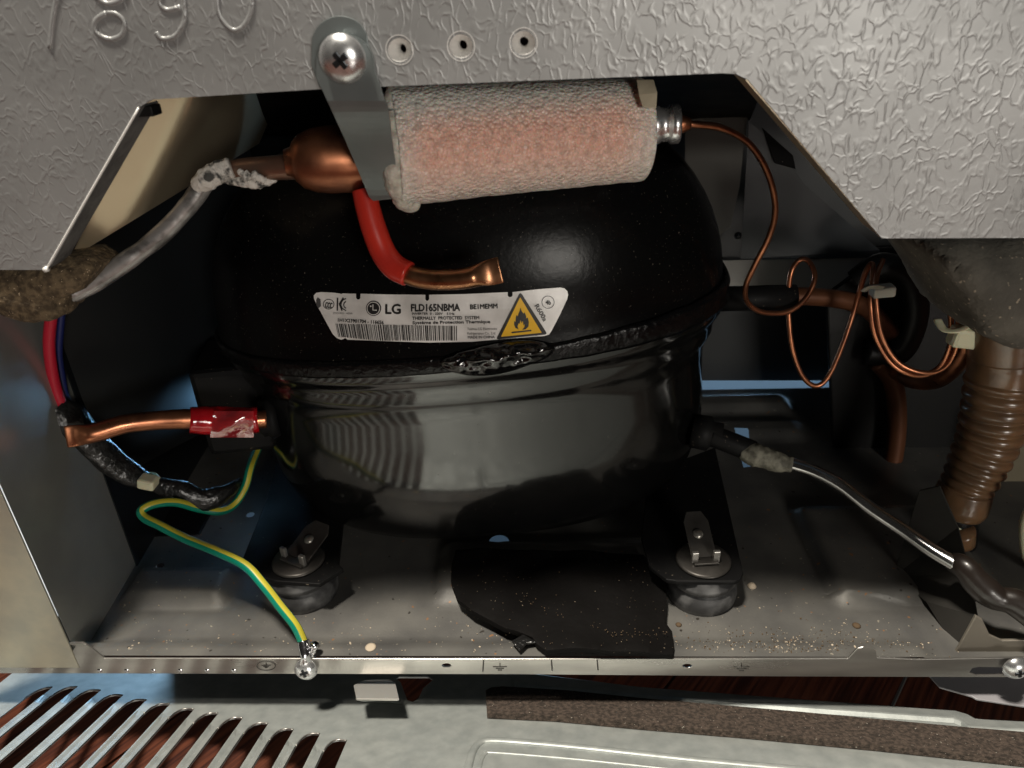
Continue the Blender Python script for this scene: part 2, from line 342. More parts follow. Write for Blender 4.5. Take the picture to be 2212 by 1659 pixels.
def disc_hole(u, v, r_, e=1, n=20):
    c = P(u, v, Z=0); return [Vector((c.x + r_ * math.cos(2 * math.pi * k / n), c.y + r_ * math.sin(2 * math.pi * k / n), 0)) for k in range(n)]
thl = [disc_hole(1078, 1170, .0051), [P(1585, 936, Z=0), P(1614, 937, Z=0), P(1634, 1006, Z=0), P(1606, 1010, Z=0)], disc_hole(541, 1112, .0022, n=10), disc_hole(346, 1222, .0022, n=10)]
bm = poly_bm([(-.232, .0001, 0), (.30, .0001, 0), (.30, .236, 0), (-.232, .236, 0)], thl, cut=.0035, axes=((1, 0, 0), (0, 1, 0)))
for v_ in bm.verts: v_.co.z = tray_h(v_.co.x, v_.co.y)
fin('base_tray', bm, m_tray, cab, True)
# folded front rail of the tray
box('daylight_block_bar', (.045, .056, -.024), (.49, .012, .036), m_bkplate, cab)  # added unseen bar, keeps daylight off the cover except at the left
RB = [(-60, 1418), (150, 1418), (152, 1416), (166, 1392), (155, 1390), (152, 1386), (180, 1385), (188, 1388), (228, 1419), (1380, 1420), (1830, 1419), (1850, 1397), (1862, 1394), (1882, 1395), (1890, 1402), (1893, 1417), (1980, 1421), (2330, 1415),
      (2330, 1460), (1600, 1457), (1106, 1453), (-60, 1451)]
slot = [(2092, 1449), (2098, 1440), (2112, 1437), (2176, 1438), (2182, 1448), (2176, 1454), (2108, 1456)]
rh = [[P(a, b, Y=0) for a, b in circ((965, 1434), 10, 14, .45)], [P(a, b, Y=0) for a, b in circ((1484, 1435), 10, 14, .45)], [P(a, b, Y=0) for a, b in slot]]
rail = plate('tray_rail', [P(u, v, Y=0) for u, v in RB], (0, -.0009, 0), m_rail, cab, holes=rh, bw=.00018)
def stamp(pts, r_=.00022, y=-.00095, name='stamped_mark', mt=None):
    bm = bmesh.new()
    for s_ in pts: tube_bm(bm, [P(u, v, Y=y) for u, v in s_], r_, n=2, seg=6)
    return fin(name, bm, mt or m_bkplate, cab, True)
def earth(u, v, s=1, bar=True):
    L_ = [[(u - 20 * s, v), (u + 20 * s, v)], [(u - 12 * s, v + 5 * s), (u + 12 * s, v + 5 * s)], [(u - 6 * s, v + 10 * s), (u + 6 * s, v + 10 * s)]]
    if bar: L_.append([(u, v - 10 * s), (u, v)])
    return L_
stamp([circ((575, 1438), 20, 20, .5) + [(595, 1438)]] + earth(575, 1437, .5), name='stamped_earth_symbol')
stamp(earth(1080, 1440, .75), name='stamped_earth_symbol'); stamp(earth(1602, 1440, .85), name='stamped_earth_symbol')
for l_ in ([(1191, 1425), (1193, 1448)], [(1290, 1425), (1292, 1447)], [(1045, 1424), (1043, 1450)]): stamp([l_], .0003)
for k in range(6): ctr = P(215 + 58 * k, 1449, Y=-.0009); lathe('rail_rivet', [(0, .0006), (.0008, .0004), (.0012, 0)], ctr, m_zinc, cab, axis=(0, -1, 0), seg=10)

# ------------------------------------------------------------------ compressor
comp = root('compressor', 'glossy black refrigerator compressor with silver rating label, standing on the tray', 'compressor')
CC = Vector((-.0375, .113, 0)); ZS = .1175; AX, BY = .1215, .0680
CR = Matrix.Rotation(R(3.0), 3, 'Z') @ Matrix.Rotation(R(-3.2), 3, 'Y')
def ring_pt(s, z, ang, ax=AX, by=BY, n=2.35, jit=0):
    c, s_ = math.cos(ang), math.sin(ang)
    q = Vector((ax * s * abs(c) ** (2 / n) * (1 if c > 0 else -1), by * s * abs(s_) ** (2 / n) * (1 if s_ > 0 else -1), z))
    return CC + Vector((0, 0, ZS)) + CR @ q
def shell(name, prof, mt, seg=120):
    bm = bmesh.new(); rings = []
    for item in prof:
        s, z = item[0], item[1]; by = item[2] if len(item) > 2 else 1
        rings.append([bm.verts.new(ring_pt(s, z, 2 * math.pi * k / seg, by=BY * by)) for k in range(seg)])
    for a, b in zip(rings, rings[1:]):
        for k in range(seg): bm.faces.new((a[k], a[(k + 1) % seg], b[(k + 1) % seg], b[k]))
    bm.faces.new(rings[-1]); return fin(name, bm, mt, comp, True)
up = [(.985, .000), (.982, .006)] + [(.972 * math.cos(t) ** .62 , .008 + .080 * math.sin(t)) for t in [R(a) for a in (0, 5, 10, 16, 22, 28, 34, 40, 46, 52, 58, 64, 70, 75, 80, 84, 87, 89)]]
LOW = [(.985, .0), (.980, -.005), (.968, -.008), (.952, -.0095), (.944, -.013), (.940, -.017), (.925, -.0205), (.912, -.023), (.905, -.03), (.900, -.042), (.892, -.055), (.875, -.066), (.845, -.076), (.80, -.085), (.73, -.092), (.63, -.097), (.48, -.1), (.25, -.102), (.05, -.102)]
lo = [(s_ * (1 + .03 * smooth(-.03, -.07, z_)), z_ * (1 + .10 * smooth(-.02, -.08, z_))) for s_, z_ in LOW]
m_shellu = mat('satin_black_enamel', (.002, .002, .0022), .25, 0, col2=(.004, .004, .004), nscale=25, rvar=.05, bump=.00005, bscale=420, spec=.12, speck=[((.10, .09, .075), 1300, .73)])
sh_u = shell('upper_shell', up, m_shellu); sh_l = shell('lower_shell', lo, m_shell)
# weld seam round the joint, thick uneven paint
def seam_w(k, seg=200):
    a = 2 * math.pi * k / seg; return a
bm = bmesh.new(); seg = 260; cs = 10; rings = []
for k in range(seg):
    a = 2 * math.pi * k / seg; base = ring_pt(.985, 0, a); out = (CR @ Vector((math.cos(a) / AX, math.sin(a) / BY, 0))).normalized(); upv = CR @ Vector((0, 0, 1))
    nn = noise.noise(base * 90) * .0006; hw = .0040 + noise.noise(base * 110 + Vector((3, 1, 2))) * .0005
    right = smooth(-.02, .08, base.x); hw += .0022 * right
    ring_ = []
    for j in range(cs):
        b_ = 2 * math.pi * j / cs; groove = -.0012 if j in (0,) else 0
        ring_.append(bm.verts.new(base + out * ((.0022 + nn) * math.cos(b_) + groove) + upv * (hw * math.sin(b_) + .001 + .002 * right)))
    rings.append(ring_)
for k in range(seg):
    a, b = rings[k], rings[(k + 1) % seg]
    for j in range(cs): bm.faces.new((a[j], b[j], b[(j + 1) % cs], a[(j + 1) % cs]))
seam = fin('weld_seam', bm, m_seam, comp, True)
bvh_all = []
for o in (sh_u, sh_l, seam):
    bm = bmesh.new(); bm.from_mesh(o.data); bvh_all.append(BVHTree.FromBMesh(bm)); bm.free()
def hit(u, v, which=(0, 1, 2), off=0):
    d = ray(u, v).normalized(); best = None
    for i_ in which:
        h = bvh_all[i_].ray_cast(CAM, d)
        if h[0] is not None and (best is None or h[3] < best[3]): best = h
    if best is None: return P(u, v, Y=.06)
    n_ = best[1] if best[1].dot(d) < 0 else -best[1]
    return best[0] + n_ * off
# molten looking paint blob on the seam
bm = bmesh.new(); nu, nv = 56, 16; g = []
for i in range(nu + 1):
    row = []
    s = i / nu; u = 950 + 248 * s; vc = 784 - 26 * s + 4 * math.sin(s * 5); hw = 36 * math.sin(math.pi * s) ** .5 + 1
    for j in range(nv + 1):
        t = j / nv * 2 - 1; v = vc + hw * t * .95; dome = max(0, 1 - t * t) ** .5 * math.sin(math.pi * min(1, max(0, s))) ** .5
        base = hit(u, v, off=.0); k_ = noise.noise(Vector((u * .035, v * .06, 1))) * .0030 + noise.noise(Vector((u * .09, v * .13, 5))) * .0012
        row.append(bm.verts.new(base + Vector((0, -.8, .25)) * (.0062 * dome + (k_ * dome if dome > .1 else 0) + .0002)))
    g.append(row)
for a, b in zip(g, g[1:]):
    for k in range(nv): bm.faces.new((a[k], b[k], b[k + 1], a[k + 1]))
fin('weld_blob', bm, mat('wet_black_resin', (.004, .004, .0045), .07, 0, coat=.7, bump=.0005, bscale=330, spec=.5), comp, True)

# rating label, laid on the curved shell
def LU(x_, y): return 665.3 + .2617 * x_, 613.4 + .2617 * y
def drape(name, loops, off, mt, parent, cut=45, holes=()):
    bm = poly_bm([Vector((x_, -y, 0)) for x_, y in loops], [[Vector((x_, -y, 0)) for x_, y in h] for h in holes], cut=cut, axes=((1, 0, 0), (0, 1, 0)))
    for v_ in bm.verts: v_.co = hit(*LU(v_.co.x, -v_.co.y), which=(0,), off=off)
    bm.normal_update()
    for f in bm.faces:
        if f.normal.dot(f.calc_center_median() - CAM) > 0: f.normal_flip()
    return fin(name, bm, mt, parent, normals=False)
m_label = mat('silver_label_film', (.90, .89, .87), .38, .25, col2=(.58, .57, .55), nscale=60, speck=[((.12, .12, .12), 260, .80)])
m_ink = mat('black_ink', (.012, .012, .012), .4); m_warn = mat('warning_yellow', (.90, .52, .02), .4); m_greyink = mat('grey_ink', (.07, .07, .07), .4)
def notch(x_, y, w_=17, d=42): return [(x_ - w_, y), (x_ - w_, y + d - 14), (x_ - w_ + 8, y + d - 3), (x_, y + d), (x_ + w_ - 8, y + d - 3), (x_ + w_, y + d - 14), (x_ + w_, y)]
LB = [(110, 66), (200, 70), (262, 77), (275, 82), (290, 77)] + notch(417, 80, 18, 48) + [(700, 86)] + notch(985, 88, 16, 50) + [(1300, 82)] + notch(1668, 66, 20, 42) + \
     [(1900, 42), (2080, 28), (2115, 34), (2140, 58), (2146, 90), (2138, 125), (2080, 250), (2010, 385), (1990, 415), (1950, 428), (1700, 445), (1350, 475), (1000, 482), (650, 470), (330, 458), (308, 444), (296, 452), (275, 458), (240, 445), (205, 410), (150, 310), (80, 180), (52, 120), (50, 95), (70, 72)]
lab = drape('rating_label', LB, .00025, m_label, comp, cut=40)
def text(name, s, x_, y, w_, h_, ang=0, bold=0, mt=None):
    """flat lettering: s set from (x_, y) on the baseline, w_ wide, capitals h_ high, in label units; bold widens every stroke by that many units"""
    cu = bpy.data.curves.new('txt', 'FONT'); cu.body = s; cu.size = 1; cu.resolution_u = 3
    o = bpy.data.objects.new('txt', cu); COL.objects.link(o); dg = bpy.context.evaluated_depsgraph_get(); me = bpy.data.meshes.new_from_object(o.evaluated_get(dg))
    bpy.data.objects.remove(o); out = bmesh.new(); ca, sa = math.cos(R(ang)), math.sin(R(ang))
    for q, (dx, dy) in enumerate([(0, 0), (bold, 0), (bold / 2, bold / 2), (bold / 2, -bold / 2)] if bold else [(0, 0)]):
        bm = bmesh.new(); bm.from_mesh(me); xs = [v_.co.x for v_ in bm.verts]; x0, x1 = min(xs), max(xs)
        for v_ in bm.verts:
            a = (v_.co.x - x0) / (x1 - x0) * (w_ - bold) + dx; b = v_.co.y / .70 * h_ + dy
            v_.co = Vector((x_ + a * ca + b * sa, -(y + a * sa - b * ca), 0))
        for ax in (Vector((1, 0, 0)), Vector((0, 1, 0))):
            ds = [v_.co.dot(ax) for v_ in bm.verts]; a = min(ds) + 60
            while a < max(ds): bmesh.ops.bisect_plane(bm, geom=bm.verts[:] + bm.edges[:] + bm.faces[:], dist=1e-4, plane_co=ax * a, plane_no=ax); a += 60
        for v_ in bm.verts: v_.co = hit(*LU(v_.co.x, -v_.co.y), which=(0,), off=.00056 + .00002 * q)
        t_ = bpy.data.meshes.new('t'); bm.to_mesh(t_); bm.free(); out.from_mesh(t_); bpy.data.meshes.remove(t_)
    bpy.data.meshes.remove(me)
    return fin(name, out, mt or m_ink, lab, normals=False)
text('brand_lettering', 'LG', 640, 242, 130, 78, 0, 7)
text('model_number', 'FLD165NBMA', 852, 222, 405, 57, -.6, 6)
text('model_suffix', 'BE1MEMM', 1338, 205, 228, 38, -2, 4.5)
text('rating_line', 'INVERTER  0 - 220V    51Hz', 860, 251, 350, 18, 0, 1.5)
text('protection_line', 'THERMALLY  PROTECTED  SYSTEM', 862, 292, 552, 25, -.6, 2)
text('french_line', 'Système de Protection Thermique', 865, 328, 640, 24, -.8, 2.5)
text('serial_number', '1H1X23901704 - 116656', 250, 307, 378, 27, 3.2, 3)
text('approval_code', 'ZWCC0026 - 14036A', 212, 245, 160, 15, 1, 0, m_greyink)
text('maker_line', 'Taizhou LG Electronics', 1315, 378, 245, 21, -.6, 0, m_greyink)
text('maker_line', 'Refrigeration Co., Ltd', 1317, 415, 228, 21, -.6, 0, m_greyink)
text('maker_line', 'MADE IN CHINA', 1320, 446, 222, 21, -.8, 1.5, m_greyink)
text('refrigerant_code', 'R600a', 1868, 178, 152, 38, 60, 2, m_greyink)
text('class_code', '4b', 1958, 165, 46, 34, 3, 3)
def ringloop(name, c, ro, ri, off=.0005, mt=None, e=1, n=28):
    return drape(name, circ(c, ro, n, e), off, mt or m_ink, lab, 60, holes=[circ(c, ri, n, e)])
ringloop('class_ring', (1980, 148), 53, 48, mt=m_greyink)
ringloop('approval_ring', (175, 165), 47, 41, e=.9)
text('approval_letters', 'CCC', 143, 190, 62, 44, 8, 5)
# KC mark built from strokes
def stroke(name, pts, w_, off=.0005, mt=None):
    """ribbon of width w_ along pts, on the label"""
    L_, R_ = [], []
    for i_, p in enumerate(pts):
        a = Vector(pts[max(i_ - 1, 0)]); b = Vector(pts[min(i_ + 1, len(pts) - 1)]); d = (b - a).normalized(); q = Vector((-d.y, d.x)) * w_ / 2
        L_.append(tuple(Vector(p) + q)); R_.append(tuple(Vector(p) - q))
    return drape(name, L_ + R_[::-1], off, mt or m_ink, lab, 50)
stroke('kc_mark', [(248, 112), (246, 218)], 12); stroke('kc_mark', [(266, 160), (296, 112)], 12); stroke('kc_mark', [(262, 158), (285, 218)], 12)
stroke('kc_mark', [(318, 118), (296, 128), (280, 148), (276, 172), (286, 198), (318, 218)], 9); stroke('kc_mark', [(318, 142), (304, 152), (298, 170), (304, 188), (318, 198)], 9)
# round face emblem
drape('brand_emblem', circ((544, 198), 63, 30), .00045, m_ink, lab, 50)
ringloop('emblem_ring', (544, 198), 55, 49, off=.0007, mt=m_label)
stroke('emblem_stroke', [(540, 165), (540, 212), (572, 212)], 8, off=.0007, mt=m_label); drape('emblem_dot', circ((522, 180), 7, 10), .0007, m_label, lab)
# barcode
rb = random.Random(3); x_ = 232; bars = bmesh.new()
while x_ < 1235:
    bw_ = rb.choice((4, 4, 7, 7, 11)); t = (x_ - 232) / 1000; top = 324 + 20 * t; bot = 432 + 32 * min(1, t * 3) - 2 * t
    n0 = 4
    for q in range(n0):
        ya, yb = top + (bot - top) * q / n0, top + (bot - top) * (q + 1) / n0; sk = .22 * (1 - t)
        ps = [(x_ + sk * (ya - top), ya), (x_ + bw_ + sk * (ya - top), ya), (x_ + bw_ + sk * (yb - top), yb), (x_ + sk * (yb - top), yb)]
        bars.faces.new([bars.verts.new(hit(*LU(*p), which=(0,), off=.00055)) for p in ps])
    x_ += bw_ + rb.choice((4, 5, 8, 10))
fin('barcode', bars, m_ink, lab)
drape('scuff_mark', [(85, 108), (108, 125), (112, 180), (90, 200), (74, 170), (72, 130)], .0005, m_greyink, lab)
# flammable warning triangle
def rtri(pts, r_):
    out = []
    for i_ in range(3):
        p = Vector(pts[i_]); a = (Vector(pts[i_ - 1]) - p).normalized(); b = (Vector(pts[(i_ + 1) % 3]) - p).normalized()
        for t in (0, .33, .66, 1): q = p + a * r_ * (1 - t) ** 2 + b * r_ * t ** 2; out.append(tuple(q))
    return out
T = [(1752, 62), (1976, 412), (1550, 456)]
drape('warning_triangle', rtri(T, 26), .00048, m_ink, lab, 60); drape('triangle_face', rtri([(1750, 106), (1928, 398), (1592, 431)], 8), .00064, m_warn, lab, 60)
drape('flame_symbol', [(1752, 190), (1765, 225), (1780, 240), (1786, 228), (1800, 262), (1798, 280), (1812, 272), (1822, 310), (1818, 345), (1795, 368), (1768, 372), (1785, 350), (1788, 325), (1778, 335), (1772, 300), (1762, 318), (1755, 292), (1745, 325), (1738, 318), (1728, 345), (1738, 368), (1712, 358), (1700, 330), (1702, 300), (1712, 310), (1714, 275), (1722, 250), (1730, 265), (1738, 235), (1748, 215)], .0008, m_ink, lab, 60)
stroke('flame_base_bar', [(1680, 395), (1842, 378)], 12, off=.0008)

# mounting legs and their pads
def legplate(pix, z0, th=.0022): return plate('mounting_leg', [P(u, v, Z=z0) for u, v in pix], (0, 0, -th), m_black, comp, bw=.0006)
legplate([(1400, 1020), (1545, 965), (1606, 1236), (1600, 1250), (1588, 1256), (1462, 1255), (1440, 1252), (1402, 1222), (1385, 1160)], .0185)
legplate([(600, 985), (720, 1020), (745, 1100), (732, 1218), (742, 1228), (690, 1262), (592, 1255), (545, 1240), (520, 1215), (575, 1080)], .0185)
# black terminal housing on the left flank
box('terminal_housing', P(524, 850, Y=.10), (.034, .04, .046), m_black, comp, rot=Matrix.Rotation(R(10), 3, 'Z'), bw=.003)
lathe('process_tube_collar', [(0, -.003), (.0095, -.003), (.0105, .0), (.0085, .002), (.009, .004), (.0065, .006), (.006, .012), (0, .012)], hit(585, 900, which=(1,)) , m_black, comp, axis=(-1, -.35, 0), seg=28)
lathe('outlet_collar', [(0, -.006), (.0082, -.006), (.0085, .002), (.0062, .0035), (.0062, .008), (0, .008)], P(1522, 935, Y=.085), m_black, comp, axis=(1, -.25, -.1), seg=28)
lathe('inlet_collar', [(0, -.012), (.006, -.012), (.0062, .028), (0, .028)], P(1590, 645, Y=.12), m_black, comp, axis=(1, 0, 0), seg=20)

def grommet(base, top_c, lab_, r_=.0160, broken=False):
    g_ = root('rubber_foot', lab_, 'rubber foot', 'rubber feet under the compressor legs'); g_.location = base
    lathe('rubber_grommet', [(0, .0), (r_, .0), (r_ * 1.03, .003), (r_, .0085), (r_ * .9, .0092), (r_ * .9, .0105), (r_ * .98, .0112), (r_ * .97, .0135), (r_ * .86, .0143), (r_ * .86, .0160), (0, .0160)], (0, 0, 0), m_rubber, g_, seg=40)
    lathe('washer', [(0, .0012), (.0112, .0012), (.0122, .0006), (.0122, 0), (0, 0)], (0, 0, .0190), m_bkw, g_, seg=36)
    return g_
m_bkw = mat('dull_steel_washer', (.10, .093, .085), .42, .6, col2=(.06, .055, .05), nscale=110, detail=5, rvar=.1)
gR = grommet(P(1512, 1278, Z=0), None, 'ribbed black rubber foot under the right compressor leg, with clean spring clip on top', .0158)
gL = grommet(P(660, 1276, Z=0), None, 'ribbed black rubber foot under the left compressor leg, beside the green wire', .0158)
def clip(parent, ang, tilt, w_=.0115, L0=.023):
    """bent spring tongue with a pin hole, hooked over the washer"""
    m_ = Matrix.Rotation(R(ang), 3, 'Z')
    base = Vector((0, -.001, .0212))
    def T_(x_, y, z): return base + m_ @ Vector((x_, y, z))
    c, s_ = math.cos(R(tilt)), math.sin(R(tilt))
    o2 = [(-w_ / 2, 0), (w_ / 2, 0), (w_ / 2, L0 * .45), (w_ * .5, L0 * .78), (w_ * .30, L0), (-w_ * .30, L0), (-w_ * .5, L0 * .78), (-w_ / 2, L0 * .45)]
    nrm = m_ @ Vector((0, -s_, c))
    plate('spring_clip', [T_(a, b * c, b * s_) for a, b in o2], nrm * .0008, m_bkw, parent, bw=.0002)
    lathe('clip_pin', [(0, .0018), (.0020, .0016), (.0024, .0008), (.0024, 0)], T_(-.0004, L0 * .5 * c, L0 * .5 * s_), mat('worn_pin_steel', (.42, .40, .36), .3, .8), parent, axis=nrm, seg=16)
    for sx in (-1, 1):
        o = box('clip_hook', T_(sx * w_ * .42, -.002, .0025), (.0030, .0018, .0058), m_rail, parent, rot=m_, bw=.0003)
    box('clip_base', T_(0, -.0025, .0002), (w_ * .95, .0040, .0010), m_bkw, parent, rot=m_, bw=.0002)
clip(gR, 5, 24); clip(gL, -28, 20, .014, .02)

# ------------------------------------------------------------------ black felt pad lying on the tray
PAD = [(985, 1190), (1050, 1190), (1240, 1193), (1300, 1196), (1390, 1203), (1402, 1222), (1438, 1252), (1440, 1300), (1436, 1345), (1452, 1365), (1456, 1400), (1453, 1417), (1400, 1419), (1290, 1416), (1215, 1414), (1180, 1413), (1160, 1398), (1150, 1384), (1120, 1374), (1090, 1366), (1062, 1350), (1020, 1330), (990, 1305), (975, 1265), (975, 1225)]
bm = poly_bm([P(u, v, Z=.0055) for u, v in PAD], cut=.004, axes=((1, 0, 0), (0, 1, 0)))
for v_ in bm.verts:
    p = v_.co; p.z += .0012 + .0035 * smooth(.06, .03, p.y) * (.5 + noise.noise(p * 28)) + .0020 * noise.noise(p * 60)
solid(bm, (0, 0, -.0028)); pad = fin('felt_pad', bm, m_felt, None, True); bev(pad, .0008, 2)
tag(pad, 'black dusty felt pad lying crumpled on the tray before the compressor', 'felt pad')
plate('torn_corner', [P(1105, 1388, Z=.006), P(1130, 1374, Z=.006), P(1160, 1390, Z=.006), P(1138, 1393, Z=.006), P(1122, 1408, Z=.006)], (0, 0, .0012), m_sleeve, pad, bw=.0004)

# ------------------------------------------------------------------ filter drier on its bracket
dr = root('filter_drier', 'copper filter drier wrapped in white foam sleeve, hanging from the bracket', 'filter drier')
a0, a1 = P(852, 315, Y=.029), P(1380, 282, Y=.052); ax = (a1 - a0)
def foam_sleeve():
    m = bpy.data.materials.new('white_foam_sheet'); m.use_nodes = True; nt = m.node_tree; N = nt.nodes; L = nt.links; b = N['Principled BSDF']
    b.inputs['Roughness'].default_value = .45; b.inputs['Subsurface Weight'].default_value = .3; b.inputs['Subsurface Scale'].default_value = .004; b.inputs['Coat Weight'].default_value = .5; b.inputs['Coat Roughness'].default_value = .28
    tc = N.new('ShaderNodeTexCoord'); sp = N.new('ShaderNodeSeparateXYZ'); L.new(tc.outputs['Generated'], sp.inputs[0])
    n0 = N.new('ShaderNodeTexNoise'); n0.inputs['Scale'].default_value = 60; n0.inputs['Detail'].default_value = 3; L.new(tc.outputs['Object'], n0.inputs['Vector'])
    # the copper shows through where the thin foam clings to it
    r_ = N.new('ShaderNodeMapRange'); r_.inputs[1].default_value = .07; r_.inputs[2].default_value = .20; L.new(sp.outputs[0], r_.inputs[0])
    r2 = N.new('ShaderNodeMapRange'); r2.inputs[1].default_value = .86; r2.inputs[2].default_value = .66; L.new(sp.outputs[2], r2.inputs[0])
    r3 = N.new('ShaderNodeMapRange'); r3.inputs[1].default_value = .0; r3.inputs[2].default_value = .42; L.new(sp.outputs[2], r3.inputs[0])
    r4 = N.new('ShaderNodeMapRange'); r4.inputs[1].default_value = 1.0; r4.inputs[2].default_value = .86; L.new(sp.outputs[0], r4.inputs[0])
    mu = N.new('ShaderNodeMath'); mu.operation = 'MULTIPLY'; L.new(r_.outputs[0], mu.inputs[0]); L.new(r2.outputs[0], mu.inputs[1])
    mu2 = N.new('ShaderNodeMath'); mu2.operation = 'MULTIPLY'; L.new(mu.outputs[0], mu2.inputs[0]); L.new(r3.outputs[0], mu2.inputs[1])
    mu3 = N.new('ShaderNodeMath'); mu3.operation = 'MULTIPLY'; L.new(mu2.outputs[0], mu3.inputs[0]); L.new(r4.outputs[0], mu3.inputs[1])
    mx = N.new('ShaderNodeMix'); mx.data_type = 'RGBA'; mx.inputs[6].default_value = (.78, .73, .66, 1); mx.inputs[7].default_value = (.86, .52, .41, 1); L.new(mu3.outputs[0], mx.inputs[0])
    vo = N.new('ShaderNodeTexVoronoi'); vo.inputs['Scale'].default_value = 820; vo.feature = 'F1'; L.new(tc.outputs['Object'], vo.inputs['Vector'])
    n2 = N.new('ShaderNodeTexNoise'); n2.inputs['Scale'].default_value = 420; n2.inputs['Detail'].default_value = 3; L.new(tc.outputs['Object'], n2.inputs['Vector'])
    m2 = N.new('ShaderNodeMix'); m2.data_type = 'RGBA'; m2.blend_type = 'MULTIPLY'; m2.inputs[0].default_value = 1; L.new(mx.outputs[2], m2.inputs[6])
    rr = N.new('ShaderNodeMapRange'); rr.inputs[1].default_value = .3; rr.inputs[2].default_value = .62; rr.inputs[3].default_value = .80; rr.inputs[4].default_value = 1.08; L.new(n2.outputs['Fac'], rr.inputs[0]); L.new(rr.outputs[0], m2.inputs[7]); L.new(m2.outputs[2], b.inputs['Base Color'])
    sm = N.new('ShaderNodeMath'); sm.operation = 'SUBTRACT'; L.new(n2.outputs['Fac'], sm.inputs[0]); L.new(vo.outputs['Distance'], sm.inputs[1])
    bp = N.new('ShaderNodeBump'); bp.inputs['Distance'].default_value = .0006; L.new(sm.outputs[0], bp.inputs['Height']); L.new(bp.outputs[0], b.inputs['Normal']); L.new(bp.outputs[0], b.inputs['Coat Normal'])
    return m
m_foam = foam_sleeve()
m_foamw = mat('white_foam_edge', (.66, .62, .54), .5, 0, sss=.3, bump=.0008, bscale=520, col2=(.40, .37, .32), nscale=400)
def wob(s, p): return 1 + .012 * noise.noise(p * 160) + .012 * noise.noise(p * 420)
slv = tube('foam_sleeve', [a0 + ax * t for t in (0, .2, .4, .6, .8, 1)], [.0192, .0188, .0182, .0178, .0174, .0172], m_foam, dr, n=14, seg=72, rfun=wob, squash=lambda s: (1.0, .93))
plate('tape_flap', [P(1375, 172, Y=.040), P(1412, 172, Y=.040), P(1420, 200, Y=.036), P(1418, 234, Y=.034), P(1388, 232, Y=.034), P(1380, 205, Y=.036)], (0, .0008, 0), mat('yellowed_tape', (.50, .44, .32), .35, coat=.3), dr, bw=.0003)
tube('sleeve_seam_flap', [P(845, 192, Y=.026), P(842, 250, Y=.019), P(850, 330, Y=.015), P(858, 400, Y=.019), P(880, 436, Y=.024), P(905, 438, Y=.026)], [.0014, .0026, .0034, .0038, .0036, .0020], m_foamw, dr, n=14, seg=18, rfun=lambda s, p: 1 + .22 * noise.noise(p * 300) + .12 * noise.noise(p * 800))
d0 = a0 - ax.normalized() * .028
d0 = P(700, 346, Y=.034); dd = (a0 - d0).normalized()
lathe('copper_dome', [(.0042, -.0128), (.0050, -.0105), (.0065, -.0098), (.0088, -.0075), (.0104, -.0035), (.0110, .001), (.0112, .008), (.0112, .03)], d0, m_copper, dr, axis=ax, seg=48)
tube('brazed_inlet', [P(655, 358, Y=.033), P(600, 362, Y=.033), P(540, 366, Y=.034), P(492, 374, Y=.034)], [.0046, .0042, .0040, .0040, .0038], m_oldcop, dr, n=6, seg=20)
tube('drier_end', [a1 - ax * .01, a1 + ax * .03], .0052, m_copper, dr, n=2, seg=20)
lathe('end_ferrule', [(.0045, -.004), (.0063, -.004), (.0064, .0015), (.0058, .002), (.0058, .0048), (.0066, .0053), (.0067, .0080), (.0060, .0086), (.004, .0088), (.0028, .0088)], P(1414, 271, Y=.053), m_screw, dr, axis=P(1470, 268, Y=.053) - P(1408, 272, Y=.053), seg=32)
tube('outlet_stub', [P(1452, 270, Y=.053), P(1476, 268, Y=.053), P(1492, 268, Y=.053)], [.0034, .0030, .0018], m_copper, dr, n=4, seg=16, squash=lambda s: (1, 1))
# capped charging stub under a red shrink sleeve
rs = [P(786, 410, Y=.030), P(795, 450, Y=.028), P(808, 495, Y=.026), P(828, 545, Y=.024), P(852, 576, Y=.022), P(882, 592, Y=.020)]
tube('red_sleeve', rs, [.0040, .0042, .0043, .0044, .0045, .0043], m_red, dr, n=8, seg=24)
cs_ = [P(862, 584, Y=.022), P(895, 597, Y=.020), P(940, 604, Y=.019), P(1000, 602, Y=.018), P(1040, 593, Y=.018), P(1082, 583, Y=.018)]
tube('pinched_copper_stub', cs_, [.0034, .0036, .0036, .0036, .0036, .0036], m_copbright, dr, n=8, seg=24, up=(0, -1, .2),
     squash=lambda s: (1 - .88 * smooth(.70, .90, s), 1 + .22 * smooth(.70, .92, s)))

# capillary tube, thin copper
cap = [(1478, 268, .053), (1500, 269, .053), (1560, 277, .056), (1620, 312, .062), (1660, 378, .07), (1675, 450, .078), (1662, 510, .085), (1632, 570, .09), (1611, 618, .095), (1614, 652, .10), (1645, 674, .104), (1700, 674, .108), (1740, 645, .112), (1760, 600, .116), (1748, 566, .12), (1727, 562, .122), (1708, 592, .12), (1703, 660, .118), (1710, 745, .114), (1732, 810, .112), (1762, 834, .112), (1790, 812, .113), (1820, 745, .115), (1845, 670, .118), (1868, 592, .12), (1884, 570, .12), (1884, 610, .115), (1880, 660, .11), (1892, 730, .107), (1930, 790, .104), (1985, 812, .10), (2030, 792, .098), (2052, 745, .097), (2054, 690, .096), (2048, 640, .096)]
c2 = [(1908, 560, .118), (1893, 600, .113), (1893, 660, .108), (1906, 730, .105), (1942, 785, .102), (2000, 806, .099), (2045, 790, .0965), (2068, 745, .0955), (2070, 690, .095), (2066, 640, .095)]
o = tube('capillary_tube', [P(u, v, Y=y) for u, v, y in cap], .00125, m_copper, None, n=6, seg=10); tag(o, 'long thin copper capillary tube looping down from the drier end to the right', 'copper tube')
o = tube('capillary_tube', [P(u, v, Y=y) for u, v, y in c2], .00125, m_copper, None, n=6, seg=10); tag(o, 'short thin copper tube doubling the capillary loop beside the grey foam lump', 'copper tube')
